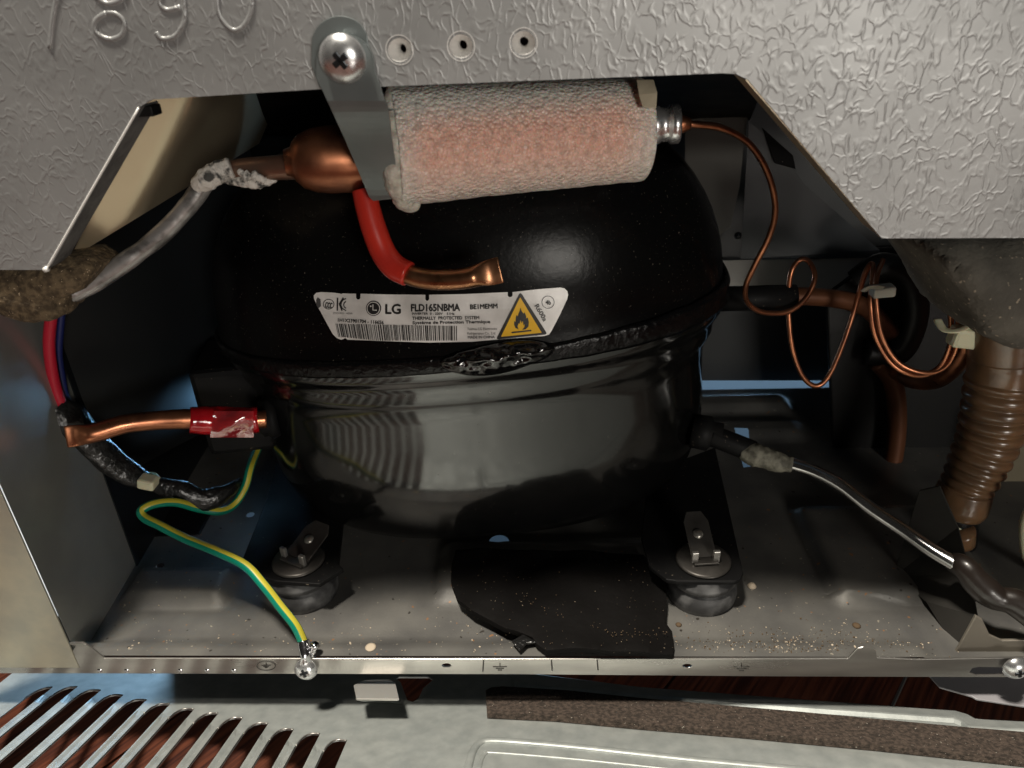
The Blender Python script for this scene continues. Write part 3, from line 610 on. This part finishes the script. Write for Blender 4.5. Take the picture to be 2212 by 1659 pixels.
# copper stub behind the ties
o = root('suction_pipe', 'thicker brown copper pipe running behind the thin loops from the shell to the right', 'copper pipe')
tube('pipe_run', [P(1640, 643, Y=.135), P(1740, 640, Y=.138), P(1830, 650, Y=.142), P(1880, 672, Y=.146), P(1925, 720, Y=.15)], .0046, m_brown, o, n=6, seg=18)
tube('black_pipe_sleeve', [P(1560, 650, Y=.132), P(1655, 645, Y=.135)], .0054, m_black, o, n=3, seg=18)
o = tube('copper_pipe', [P(1895, 780, Y=.150), P(1930, 830, Y=.150), P(1938, 920, Y=.150), P(1925, 1010, Y=.148), P(1896, 1060, Y=.146), P(1880, 1085, Y=.145)], .0050, m_brown, None, n=6, seg=18); tag(o, 'dull brown upright pipe bending down behind the aluminium tube', 'copper pipe')
o = tube('copper_pipe', [P(2085, 630, Y=.10), P(2092, 680, Y=.10), P(2080, 760, Y=.102), P(2030, 815, Y=.110), P(1975, 820, Y=.125), P(1935, 800, Y=.148)], .0048, m_copper, None, n=6, seg=18); tag(o, 'stout copper pipe tied beside the thin loops below the grey foam', 'copper pipe')

# grey inlet pipe on the left with crusted joint
gp = root('inlet_pipe', 'oxidised grey pipe bending down from the drier to the brown foam lump', 'pipe')
gpts = [P(600, 382, Y=.034), P(545, 384, Y=.034), P(495, 374, Y=.032), P(452, 384, Y=.030), P(410, 440, Y=.027), P(350, 505, Y=.024), P(270, 566, Y=.020), P(190, 618, Y=.016), P(118, 648, Y=.012)]
gpts = gpts[2:]
tube('grey_pipe', gpts, .0032, m_lead, gp, n=8, seg=18, rfun=lambda s, p: 1 + .10 * noise.noise(p * 220) + .05 * noise.noise(p * 600))
def crust(name, pts, r_, mt, parent, seed=0, amp=.35, seg=22, n=12, fr=350):
    return tube(name, pts, r_, mt, parent, n=n, seg=seg, rfun=lambda s, p: 1 + amp * noise.noise(p * fr + Vector((seed, 0, 0))) + amp * .6 * noise.noise(p * fr * 2.4))
crust('flux_crust', [P(428, 402, Y=.028), P(450, 385, Y=.027), P(475, 370, Y=.029), P(500, 362, Y=.030)], [.0030, .0036, .0037, .0030], m_flux, gp, 3, .16, fr=600)
crust('flux_crust', [P(480, 388, Y=.033), P(520, 392, Y=.031), P(560, 394, Y=.031), P(598, 388, Y=.033)], [.0008, .0020, .0023, .0005], m_flux, gp, 9, .3, fr=600)
crust('flux_crust', [P(516, 368, Y=.029), P(530, 380, Y=.028), P(556, 382, Y=.028), P(572, 392, Y=.029)], [.0008, .0020, .0019, .0008], m_flux, gp, 5, .8, fr=700)

# bracket with two tongues, held by a screw
br = root('mounting_bracket', 'grey steel strap bracket with rounded tongue screwed to the panel, holding the drier', 'bracket')
def tongue(cx, cy, rr, pts): return [(cx + rr * math.cos(R(a)), cy - rr * math.sin(R(a))) for a in range(0, 181, 12)] + pts
plate('rear_tongue', [P(u, v, Y=-.0022) for u, v in tongue(734, 95, 61, [(672, 140), (690, 190), (800, 190), (812, 160), (806, 120)])], (0, .0010, 0), m_bracket, br, bw=.0003)
front = [(u, v) for u, v in tongue(745, 137, 62, [(683, 170), (700, 200), (748, 308), (797, 428)])]
bm = bmesh.new()
FT = [(683, 140, -.006), (683, 170, -.006), (697, 200, -.005), (750, 312, .010), (788, 402, .016), (797, 425, .019), (803, 434, .023), (860, 424, .023), (850, 330, .012), (838, 250, .003), (828, 190, -.004), (816, 160, -.006), (807, 137, -.006)]
def ft_y(v): return -.0045 + (.0245) * smooth(215, 440, v)
# the strap leaves the panel, dips inwards and carries the drier
arc = [(745 + 62 * math.cos(R(a)), 137 - 62 * math.sin(R(a))) for a in range(0, 181, 10)]
outl = arc + [(683, 170), (697, 196), (748, 308), (786, 398), (797, 425), (806, 434), (866, 428), (862, 400), (850, 330), (843, 272), (838, 235), (822, 190), (810, 155)]
bm = poly_bm([Vector((u, -v, 0)) for u, v in outl], cut=12, axes=((0, 1, 0),))
for v_ in bm.verts: u, vv = v_.co.x, -v_.co.y; v_.co = P(u, vv, Y=ft_y(vv))
solid(bm, (0, .0010, 0)); bev(fin('front_tongue', bm, m_bracket, br), .0003)
plate('strap_hook', [P(866, 236, Y=.000), P(836, 236, Y=.000), P(829, 242, Y=.001)], (0, .001, 0), m_bracket, br)
def screw(name, label, c, axis, r_, slot_rot, grp, dome=.45, recess=.46):
    s = root(name, label, 'screw', grp); axis = Vector(axis).normalized()
    lathe('screw_head', [(0, r_ * dome * 1.0), (r_ * .30, r_ * dome * .97), (r_ * .6, r_ * dome * .82), (r_ * .82, r_ * dome * .5), (r_ * .97, r_ * dome * .15), (r_, 0), (r_ * .95, -r_ * .12), (r_ * .5, -r_ * .15)], c, m_screw, s, axis=axis, seg=40)
    q = Vector((0, 0, 1)).rotation_difference(axis).to_matrix()
    for a in (0, 90):
        m_ = q @ Matrix.Rotation(R(slot_rot + a), 3, 'Z')
        box('cross_recess', Vector(c) + axis * r_ * dome * .70, (r_ * recess * 1.6, r_ * .26, r_ * dome * .72), mat('recess_steel', (.05, .055, .06), .3, .8), s, rot=m_, bw=r_ * .04)
    return s
s1 = screw('cross_head_screw', 'large bright cross-head screw fixing the bracket tongue to the textured panel', P(740, 127, Y=-.0062), (0, -1, -.08), .0064, 35, 'screws')
tube('screw_shank', [P(740, 130, Y=-.006), P(741, 127, Y=.004)], .0025, m_zinc, s1, n=1, seg=12)
s2 = screw('cross_head_screw', 'shiny domed screw clamping the green wire terminal to the rail', P(661, 1446, Y=-.0025), (0, -1, .25), .0050, 20, 'screws', dome=.6)
tube('screw_thread', [P(668, 1424, Y=.001), P(681, 1392, Y=.001)], .0018, m_zinc, s2, n=14, seg=10, rfun=lambda s, p: 1 + .14 * math.sin(s * 60))
s3 = screw('cross_head_screw', 'screw head sitting in the slot at the right end of the rail', P(2194, 1443, Y=-.003), (0, -1, .1), .0052, 10, 'screws', dome=.6)

# ------------------------------------------------------------------ left side: wires, sleeve, taped stub
tp = root('charging_stub', 'copper stub with pinched end and red tape, sticking out left of the compressor', 'copper tube')
st = [P(575, 905, Y=.062), P(520, 908, Y=.058), P(460, 905, Y=.054), P(400, 905, Y=.050), P(340, 908, Y=.046), P(270, 916, Y=.040), P(200, 936, Y=.034), P(142, 944, Y=.030)]
tube('stub_pipe', st, [.0040, .0040, .0040, .0044, .0040, .0040, .0040, .0040], m_copper, tp, n=8, seg=24, up=(0, -1, .3), squash=lambda s: (1 - .86 * smooth(.86, .95, s), 1 + .15 * smooth(.86, .95, s)))
m_tape = mat('glossy_red_tape', (.55, .008, .015), .14, 0, coat=.8, bump=.0006, bscale=180, col2=(.40, .005, .012), nscale=120)
tube('red_tape', [P(558, 906, Y=.0600), P(520, 909, Y=.058), P(470, 908, Y=.055), P(410, 907, Y=.0505)], [.0056, .0064, .0066, .0058], m_tape, tp, n=6, seg=9, rfun=lambda s, p: 1 + .07 * noise.noise(p * 300))
bm = bmesh.new(); g = []
for i_ in range(13):
    s_ = i_ / 12; row = []
    for j in range(7):
        t = j / 6; u = 462 + 86 * s_ - 8 * t * (1 - s_); v = 888 + 57 * t; wv = .0012 * math.sin(s_ * 6 + t * 4) + .0008 * noise.noise(Vector((s_ * 4, t * 4, 2)))
        row.append(bm.verts.new(P(u, v, Y=.0505 + .004 * s_ - .0035 * math.sin(math.pi * min(1, t * .8)) + wv)))
    g.append(row)
for a, b in zip(g, g[1:]):
    for k in range(6): bm.faces.new((a[k], b[k], b[k + 1], a[k + 1]))
fin('tape_end', bm, mat('clear_pink_tape', (.55, .04, .05), .12, 0, coat=1, bump=.0006, bscale=220, trans=.5), tp, True)
o = tube('wire', [P(118, 640, Y=.050), P(110, 690, Y=.050), P(106, 745, Y=.050), P(112, 800, Y=.050), P(124, 850, Y=.050), P(145, 900, Y=.05)], .0023, m_wirered, None, n=6, seg=12); tag(o, 'red wire hanging from the brown foam lump into the black sleeve', 'wire')
o = tube('wire', [P(134, 640, Y=.056), P(130, 700, Y=.056), P(126, 760, Y=.056), P(132, 810, Y=.056), P(142, 860, Y=.055), P(160, 900, Y=.055)], .0017, m_wireblue, None, n=6, seg=10); tag(o, 'navy blue wire hidden behind the red wire at the left wall', 'wire')
o = tube('cable_sleeve', [P(118, 878, Y=.048), P(150, 905, Y=.050), P(195, 950, Y=.052), P(240, 995, Y=.054), P(285, 1025, Y=.056), P(318, 1038, Y=.058)], [.0058, .0074, .0066, .0064, .0058, .0036], m_sleeve, None, n=8, seg=14, squash=lambda s: (1, .55), rfun=lambda s, p: 1 + .08 * noise.noise(p * 150), caps=False)
tag(o, 'crinkled black plastic sleeve around wires, gathered by the cream cable tie', 'cable sleeve')
def tie(label, c, size, rot, loop=None, mt=m_tie):
    t = root('cable_tie', label, 'cable tie', 'nylon cable ties')
    box('tie_head', c, size, mt, t, rot=rot, bw=min(size) * .22)
    if loop: tube('tie_strap', loop, .0016, mt, t, n=6, seg=8, squash=lambda s: (.4, 1.25))
    return t
tie('small cream cable tie pinching the black sleeve above the green wire', P(320, 1041, Y=.052), (.0078, .007, .0052), Matrix.Rotation(R(15), 3, 'Y'), [P(300, 1046, Y=.056), P(303, 1030, Y=.064), P(325, 1024, Y=.066), P(338, 1036, Y=.058)])
o = tube('taped_wire_bundle', [P(330, 1045, Y=.060), P(380, 1060, Y=.062), P(440, 1080, Y=.064), P(490, 1062, Y=.070), P(520, 1040, Y=.08)], [.0030, .0056, .0060, .0038, .002], m_sleeve, None, n=8, seg=14, rfun=lambda s, p: 1 + .15 * noise.noise(p * 260), squash=lambda s: (1, .6))
tag(o, 'wires wrapped in crumpled glossy black tape behind the green wire', 'wire bundle')
gw = root('earth_wire', 'green and yellow striped wire curving down to the screw on the rail', 'wire')
wire_p = [(566, 950, .108), (552, 980, .097), (540, 1012, .085), (528, 1055, .078), (505, 1090, .072), (475, 1104, .066), (430, 1098, .062), (380, 1085, .056), (335, 1088, .050), (306, 1102, .046), (312, 1118, .044), (345, 1135, .041), (400, 1163, .037), (470, 1192, .030), (530, 1222, .023), (570, 1265, .016), (605, 1310, .011), (638, 1352, .006), (655, 1388, .003)]
wp = [P(u, v, Y=y) for u, v, y in wire_p]; path = tube_bm(bmesh.new(), wp, .002, n=8)
tube('wire_insulation', wp, .0021, m_green, gw, n=8, seg=14)
bm = bmesh.new(); rings = []
for i_, p in enumerate(path):                                     # the stripe is a separate colour band moulded on top of the insulation
    t = (path[min(i_ + 1, len(path) - 1)] - path[max(i_ - 1, 0)]).normalized(); c = (CAM - p); a = Vector((.75, -.35, .8)); a = (a - t * a.dot(t)).normalized(); b = t.cross(a)
    rings.append([bm.verts.new(p + (a * math.cos(q) + b * math.sin(q)) * .00218) for q in [R(d_) for d_ in (-30, -15, 0, 15, 30)]])
for a, b in zip(rings, rings[1:]):
    for k in range(4): bm.faces.new((a[k], a[k + 1], b[k + 1], b[k]))
fin('yellow_stripe', bm, m_yellow, gw, True)
tube('ring_terminal', [P(655, 1385, Y=.003), P(658, 1400, Y=.001), P(661, 1418, Y=-.0015), P(662, 1432, Y=-.002)], [.0026, .0024, .0018, .0026], m_zinc, gw, n=5, seg=12, squash=lambda s: (1 - .6 * s, 1 + .3 * s))
rb_ = root('relay_box', 'small black box standing on the tray behind the green wire', 'box')
box('relay_case', P(410, 1165, Y=.098), (.029, .03, .030), m_dark, rb_, rot=Matrix.Rotation(R(3), 3, 'Z'), bw=.0012)
box('relay_lug', P(353, 1170, Y=.084), (.003, .004, .006), m_dark, rb_, bw=.0005)
# foam lumps at the panel's lower edge
def lump(name, label, pix, y0, y1, mt, amp=.002, pts=None):
    bm = bmesh.new(); bmesh.ops.create_icosphere(bm, subdivisions=5, radius=1)
    c = sum((P(u, v, Y=y0) for u, v in pix), Vector()) / len(pix); poly = [P(u, v, Y=y0) - c for u, v in pix]
    def rad(a):                                              # radius of the outline in the direction a
        d = Vector((math.cos(a), 0, math.sin(a))); best = .001
        for i_ in range(len(poly)):
            p, q = poly[i_], poly[(i_ + 1) % len(poly)]; e = q - p; den = d.x * e.z - d.z * e.x
            if abs(den) < 1e-9: continue
            t = (p.x * e.z - p.z * e.x) / den; s_ = (p.x * d.z - p.z * d.x) / den
            if t > 0 and -.001 <= s_ <= 1.001: best = max(best, t)
        return best
    for v_ in bm.verts:
        n_ = v_.co.copy(); rr = rad(math.atan2(n_.z, n_.x)); h = math.hypot(n_.x, n_.z); q = (1 - (1 - h) ** 2) if h < 1 else 1
        p = Vector((n_.x, 0, n_.z)) * rr * (q / max(h, 1e-6)) + Vector((0, n_.y * (y1 - y0), 0))
        w_ = c + p; v_.co = w_ + n_ * (noise.noise(w_ * 90) * amp + noise.noise(w_ * 350) * amp * .35)
    o = fin(name, bm, mt, None, True); tag(o, label, 'foam'); return o
lump('foam_lump', 'crumbly brown foam lump under the left end of the panel, around the grey pipe', [(-30, 545), (130, 545), (200, 540), (238, 562), (210, 605), (172, 625), (172, 655), (145, 672), (105, 680), (50, 668), (-30, 650)], .016, .030, m_foamb)
lump('foam_lump', 'smooth grey-brown foam lump below the right end of the panel, above the hose', [(1925, 480), (1940, 520), (1985, 580), (2018, 640), (2030, 665), (2080, 688), (2120, 700), (2165, 688), (2215, 650), (2300, 630), (2300, 480)], .050, .085, m_foamg, .0015)

# ------------------------------------------------------------------ right side
dp = root('discharge_pipe', 'bright aluminium tube running down right from the compressor into a black sleeve', 'aluminium tube')
tube('black_pipe', [P(1535, 940, Y=.083), P(1580, 957, Y=.080), P(1625, 975, Y=.078)], .0052, m_black, dp, n=5, seg=18)
crust('brazed_joint', [P(1600, 975, Y=.077), P(1640, 985, Y=.075), P(1680, 998, Y=.073), P(1712, 1004, Y=.071)], [.0036, .0056, .0050, .0046, .0038], m_fluxgreen, dp, 4, .16, fr=260)
tube('aluminium_run', [P(1700, 1000, Y=.073), P(1755, 1017, Y=.068), P(1815, 1048, Y=.060), P(1880, 1098, Y=.050), P(1950, 1145, Y=.040), P(2010, 1187, Y=.030), P(2066, 1220, Y=.022)], .0030, m_alu, dp, n=8, seg=20)
tube('shrink_sleeve', [P(2058, 1214, Y=.025), P(2085, 1228, Y=.020), P(2110, 1258, Y=.016), P(2150, 1290, Y=.012), P(2190, 1300, Y=.010), P(2240, 1330, Y=.006)], [.0042, .0052, .0056, .0062, .0052, .006, .0068], mat('brown_black_shrink', (.014, .010, .008), .34, 0, coat=.15, bump=.0003, bscale=140), dp, n=8, seg=18, squash=lambda s: (1, .9))
tie('pale nylon tie around the thin copper loops, near the roof of the bay', P(1906, 628, Y=.105), (.010, .007, .0050), Matrix.Rotation(R(-5), 3, 'Y'), [P(1866, 628, Y=.100), P(1880, 620, Y=.098), P(1905, 622, Y=.100)], m_tiedark)
tb = tie('chunky cream tie binding copper tubes beneath the grey foam lump', P(2085, 728, Y=.086), (.013, .008, .0092), Matrix.Rotation(R(8), 3, 'Y'), [P(2025, 690, Y=.090), P(2040, 712, Y=.084), P(2075, 712, Y=.082), P(2108, 690, Y=.09)])
tie('yellowish cable tie with round head fastening the bottom of the hose', P(2008, 1102, Y=.080), (.0070, .006, .0075), Matrix.Rotation(R(40), 3, 'Y'), [P(2004, 1060, Y=.09), P(2010, 1098, Y=.080), P(2045, 1125, Y=.070), P(2090, 1142, Y=.068), P(2100, 1128, Y=.07)])
dh = root('drain_hose', 'translucent brown corrugated drain hose on the right', 'hose')
hp = [P(2195, 600, Y=.085), P(2180, 700, Y=.085), P(2172, 780, Y=.085), P(2155, 860, Y=.083), P(2138, 940, Y=.081), P(2108, 1010, Y=.079), P(2082, 1062, Y=.077)]
def ribs(s, p): return (1.0 + (.10 * (abs(math.sin(s * math.pi * 17.5)) ** .6 * 2 - 1) * (.75 + .5 * noise.noise(p * 70)) if s > .42 else 0)) * (1.0 + .04 * (s < .3)) 
tube('hose_wall', hp, [.0150, .0150, .0150, .0135, .0130, .0118, .0105], m_hose, dh, n=30, seg=40, rfun=ribs)
tube('hose_collar', [P(2086, 1055, Y=.077), P(2075, 1085, Y=.076), P(2066, 1110, Y=.075)], [.0118, .0124, .0124, .0105], m_hose, dh, n=6, seg=32)
tube('hose_outlet', [P(2068, 1105, Y=.075), P(2074, 1150, Y=.074), P(2080, 1180, Y=.073)], [.0088, .0078, .0060], m_dark, dh, n=5, seg=24)
tube('hose_tip', [P(2074, 1146, Y=.066), P(2078, 1174, Y=.066)], [.0066, .0058], m_hose, dh, n=3, seg=16)
fs = root('fan_shroud', 'black plastic fan housing behind the loops on the right side of the bay', 'fan housing')
plate('shroud_plate', [P(1786, 640, Y=.16), P(1840, 600, Y=.16), P(1980, 560, Y=.16), P(2400, 560, Y=.16), P(2400, 1230, Y=.16), P(1990, 1230, Y=.16), P(1900, 1100, Y=.16), P(1800, 960, Y=.16)], (0, .004, 0), m_dark, fs, bw=.0008)
tube('shroud_rim', [P(1850, 610, Y=.152), P(1905, 575, Y=.150), P(1960, 600, Y=.150), P(1975, 680, Y=.150), P(1940, 760, Y=.150), P(1870, 760, Y=.152)], .007, m_dark, fs, n=8, seg=12)
o = plate('support_bracket', [P(1985, 1060, Y=.07), P(2030, 1050, Y=.065), P(2070, 1140, Y=.05), P(2096, 1240, Y=.03), P(2112, 1332, Y=.012), P(2070, 1415, Y=.008), P(2000, 1300, Y=.03), P(1930, 1245, Y=.05)], (.0006, .0008, 0), m_bkplate, None, bw=.0003)
tag(o, 'shade-darkened grey sloping support plate beneath the hose, right of the tray', 'bracket')
o = plate('end_bracket', [P(2108, 1330, Y=.006), P(2122, 1338, Y=.006), P(2138, 1372, Y=.006), P(2165, 1384, Y=.006), P(2400, 1380, Y=.006), P(2400, 1430, Y=.006), P(2050, 1430, Y=.006), P(2070, 1400, Y=.006)], (0, .0012, 0), mat('warm_grey_bracket', (.26, .235, .195), .42, .5), None, bw=.0003)
tag(o, 'small steel bracket with notched top edge at the right end of the rail', 'bracket')
o = tube('white_hose', [P(2260, 1060, Y=.05), P(2220, 1110, Y=.05), P(2213, 1165, Y=.05), P(2225, 1215, Y=.05), P(2270, 1250, Y=.05)], .0022, m_tie, None, n=8, seg=14); tag(o, 'curved white plastic rim at the right edge of the photo, beside the hose', 'plastic rim')
o = plate('cream_housing', [P(2150, 1090, Y=.125), P(2180, 930, Y=.125), P(2300, 900, Y=.125), P(2400, 1200, Y=.125), P(2170, 1200, Y=.125)], (0, .02, 0), m_cream, None, bw=.003); tag(o, 'dim cream plastic housing behind the corrugated hose', 'housing')
o = plate('brown_duct', [P(2110, 1150, Y=.10), P(2400, 1150, Y=.10), P(2400, 1400, Y=.06), P(2190, 1400, Y=.06), P(2120, 1260, Y=.07)], (0, .004, 0), mat('dark_brown_plastic', (.05, .022, .012), .5), None, bw=.001); tag(o, 'dark brown plastic wall behind the black sleeve at lower right', 'duct')

# ------------------------------------------------------------------ cover panel lying against the base, with louvres
cov = root('cover_panel', 'galvanised rear cover with slanted louvres and embossed border, lying in front of the rail', 'cover panel')
CP = (Vector((0, -.008, -.026)), Vector((0, .375, .927)).normalized())
def C(u, v, off=0): return P(u, v, pl=(CP[0] + CP[1] * off, CP[1]))
tips = [(62, 1487), (114, 1484), (167, 1483), (217, 1491), (265, 1502), (316, 1512), (367, 1521), (419, 1532), (471, 1541), (524, 1551), (579, 1563), (634, 1576), (691, 1585), (749, 1600)]
VP = Vector((1153, 661))
def along(p, t): p = Vector(p); d = (p - VP).normalized(); return p + d * t
def lerp2(a, b, s): return Vector(a) * (1 - s) + Vector(b) * s
op = []; slatq = []
BOT = 1790
def to_v(p, v): p = Vector(p); d = (p - VP); return p + d * ((v - p.y) / d.y)
for i_ in range(1, len(tips)):
    L0 = along(lerp2(tips[i_ - 1], tips[i_], .40), 36); Rt = Vector(tips[i_])
    c1 = along(lerp2(tips[i_ - 1], tips[i_], .40), -1)
    for t in (0, .25, .5, .75, 1):
        q = L0 * (1 - t) ** 2 + c1 * 2 * t * (1 - t) + Rt * t ** 2; op.append(tuple(q))
    if i_ < len(tips) - 1: op.append(tuple(along(Rt, 26)))
    if i_ < len(tips) - 1:
        Ln = along(lerp2(tips[i_], tips[i_ + 1], .40), 36); slatq.append((along(Rt, 26), Ln))
op.append(tuple(to_v(tips[-1], BOT))); op.append(tuple(to_v(lerp2(tips[0], tips[1], .3), BOT)))
notchp = [(866, 1468), (870, 1480), (878, 1500), (888, 1515), (900, 1514), (912, 1495), (922, 1478), (940, 1468)]
edge = [(-150, 1590), (44, 1440), (860, 1440), (866, 1468)]
outl = [(-700, 1900), (-160, 1600), (44, 1440), (700, 1440), (1060, 1452), (1156, 1457), (1382, 1485), (1720, 1511), (2064, 1536), (2106, 1553), (2500, 1575), (2500, 2000)]
sheet_holes = [[C(*p) for p in op], [C(*p) for p in [(856, 1466), (866, 1474), (872, 1490), (880, 1512), (892, 1516), (904, 1508), (914, 1486), (936, 1468), (925, 1462), (862, 1462)]]]
plate('cover_sheet', [C(*p) for p in outl], -CP[1] * .0008, m_cover, cov, holes=sheet_holes, bw=.0002)
for a, b in slatq:                                         # louvre slats, each pressed out a little along its right side
    a2, b2 = to_v(a, BOT), to_v(b, BOT); bm = bmesh.new(); rows = []
    for s_ in (0, .05, .5, 1):
        p, q = lerp2(a, a2, s_), lerp2(b, b2, s_); up_ = .0 if s_ == 0 else .0008
        rows.append([bm.verts.new(C(*(lerp2(p, q, f_)), off=o_)) for f_, o_ in ((0, up_ * 1.3), (.12, up_ * 1.25), (.5, up_ * .4), (.9, 0), (1, -.0012))])
    for r0, r1 in zip(rows, rows[1:]):
        for k in range(4): bm.faces.new((r0[k], r0[k + 1], r1[k + 1], r1[k]))
    solid(bm, -CP[1] * .0006); fin('louvre_slat', bm, m_cover, cov)
# lips round the slot tops
bm = bmesh.new()
for i_ in range(1, len(tips)):
    L0 = along(lerp2(tips[i_ - 1], tips[i_], .40), 36); Rt = Vector(tips[i_]); c1 = along(lerp2(tips[i_ - 1], tips[i_], .40), -1)
    tube_bm(bm, [C(*(L0 * (1 - t) ** 2 + c1 * 2 * t * (1 - t) + Rt * t ** 2), off=.0001) for t in (0, .25, .5, .75, 1)], .00035, n=3, seg=6)
fin('slot_lip', bm, m_rail, cov, True)
def bead(name, pts, r_, off=0, sq=.6): return tube(name, [C(u, v, off=off) for u, v in pts], r_, m_cover, cov, n=8, seg=12, up=tuple(CP[1]), squash=lambda s: (sq, 1))
bead('pressed_bead', [(1004, 1700), (1012, 1655), (1022, 1622), (1034, 1607), (1052, 1600), (1100, 1601), (1250, 1614), (1520, 1643), (1800, 1668), (2300, 1712)], .0017)
bead('pressed_bead', [(1030, 1700), (1036, 1660), (1042, 1637), (1050, 1628), (1066, 1625), (1250, 1640), (1520, 1668), (1800, 1694), (2300, 1738)], .0008)
# raised rim along the far edge and the step in it
rimp = [(1110, 1470), (1133, 1477), (1382, 1499), (1720, 1525), (2060, 1549), (2076, 1556), (2090, 1567), (2112, 1569), (2500, 1588)]
bm = bmesh.new(); rows = []
for (u, v), (u2, v2) in zip(rimp, [(1100, 1455), (1156, 1456), (1382, 1484), (1720, 1510), (2064, 1535), (2090, 1543), (2106, 1552), (2125, 1554), (2500, 1574)]):
    rows.append([bm.verts.new(C(u2, v2, off=-.003)), bm.verts.new(C(u2, v2 + 1, off=.0005)), bm.verts.new(C(u, v, off=.0016)), bm.verts.new(C(u, v + 3, off=.0014)), bm.verts.new(C(u, v + 13, off=.0001))])
for a, b in zip(rows, rows[1:]):
    for k in range(4): bm.faces.new((a[k], b[k], b[k + 1], a[k + 1]))
fin('pressed_rim', bm, m_cover, cov)
# hooked tab bent up from the cover
tb_ = [(776, 1474), (790, 1468), (842, 1467), (854, 1475), (862, 1509), (856, 1510), (770, 1509), (764, 1480)]
bm = poly_bm([C(u, v, off=.013 + (1510 - v) * .00004) for u, v in tb_]); solid(bm, -CP[1] * .0009); bev(fin('hook_tab', bm, mat('pale_cut_steel', (.50, .49, .46), .42, .6), cov), .0002)
plate('tab_root', [C(768, 1511, off=.001), C(860, 1512, off=.001), C(866, 1520, off=.0005), C(780, 1516, off=.0005)], CP[1] * .0005, m_cover, cov)
fo = [(1049, 1491), (1062, 1484), (1085, 1482), (1220, 1490), (1382, 1507), (1720, 1536), (2064, 1568), (2400, 1596), (2400, 1660), (2212, 1641), (1900, 1608), (1600, 1580), (1382, 1562), (1200, 1545), (1052, 1538)]
bm = poly_bm([C(u, v, off=.0032) for u, v in fo], cut=.004, axes=((1, 0, 0),))
solid(bm, -CP[1] * .0030)
fst = fin('foam_strip', bm, m_strip, None); bev(fst, .0009, 3)
tag(fst, 'dusty brown foam sealing strip stuck along the upper edge of the cover', 'foam strip')
# corner of another pale sheet beyond the cover on the right
o = plate('pale_sheet', [P(u, v, Z=-.020) for u, v in [(1990, 1440), (2030, 1484), (2100, 1504), (2110, 1510), (2240, 1530), (2400, 1555), (2500, 1440)]], (0, 0, -.001), mat('pale_lilac_sheet', (.34, .33, .35), .5, .2), None, bw=.0003)
tag(o, 'corner of a pale grey sheet below the right end of the rail', 'metal sheet')

# ------------------------------------------------------------------ crumbs and dust on the tray
def crumbs(name, mt, n, pick, s0, s1, zoff=0):
    bm = bmesh.new()
    for _ in range(n):
        x_, y = pick(); s = random.uniform(s0, s1) * random.choice((.5, .7, 1)); p = Vector((x_, y, tray_h(x_, y) + s * .3))
        m_ = Matrix.Translation(p) @ Matrix.Rotation(random.uniform(0, 6), 4, Vector((random.random(), random.random(), random.random() + .1)).normalized()) @ Matrix.Diagonal((s * random.uniform(.6, 1.5), s, s * .5, 1))
        bmesh.ops.create_icosphere(bm, subdivisions=1, radius=.5, matrix=m_)
    o = fin(name, bm, mt); tag(o, None, kind='stuff'); return o
def pk1(): return random.uniform(-.20, .15), abs(random.gauss(.004, .016)) + .002
def pk2(): return random.gauss(.10, .028), abs(random.gauss(.006, .006)) + .002
crumbs('pale_crumbs', m_grit, 230, pk1, .0003, .0011); crumbs('brown_crumbs', m_gritb, 380, pk2, .0003, .0010); crumbs('pale_crumbs', m_grit, 200, pk2, .0003, .0010)
def pebble(label, u, v, r_, mt, flat=.6):
    c = P(u, v, Z=0); h = tray_h(c.x, c.y); o = lathe('crumb', [(0, r_ * flat), (r_ * .6, r_ * flat * .8), (r_, r_ * .15), (r_ * .9, 0)], (c.x, c.y, h), mt, None, seg=14); tag(o, label, 'crumb')
pebble('round cream crumb on the tray just right of the right rubber foot', 1624, 1267, .0021, m_grit, .9)
pebble('flat round cream crumb on the front ledge near the green wire', 803, 1411, .0024, m_grit, .25)
pebble('small dark crumb below the right rubber foot', 1466, 1350, .0014, m_gritb, .7)
pebble('brown crumb on the dusty right part of the tray', 1850, 1352, .0018, m_gritb, .6)

def pk3():
    t = random.random(); u = 1120 + 320 * t; v = 1296 + 78 * min(1, t * 1.55) - 10 * max(0, t - .65) + random.gauss(0, 5); q = P(u, v, Z=.008); return q.x, q.y
bm = bmesh.new()
for _ in range(130):
    x_, y = pk3() if random.random() < .6 else (lambda q: (q.x, q.y))(P(random.uniform(1000, 1430), random.uniform(1215, 1400), Z=.008)); s_ = random.uniform(.00025, .0006)
    bmesh.ops.create_icosphere(bm, subdivisions=1, radius=s_ * .5, matrix=Matrix.Translation((x_, y, .0092)))
o = fin('dust_specks', bm, m_gritb); tag(o, None, kind='stuff')
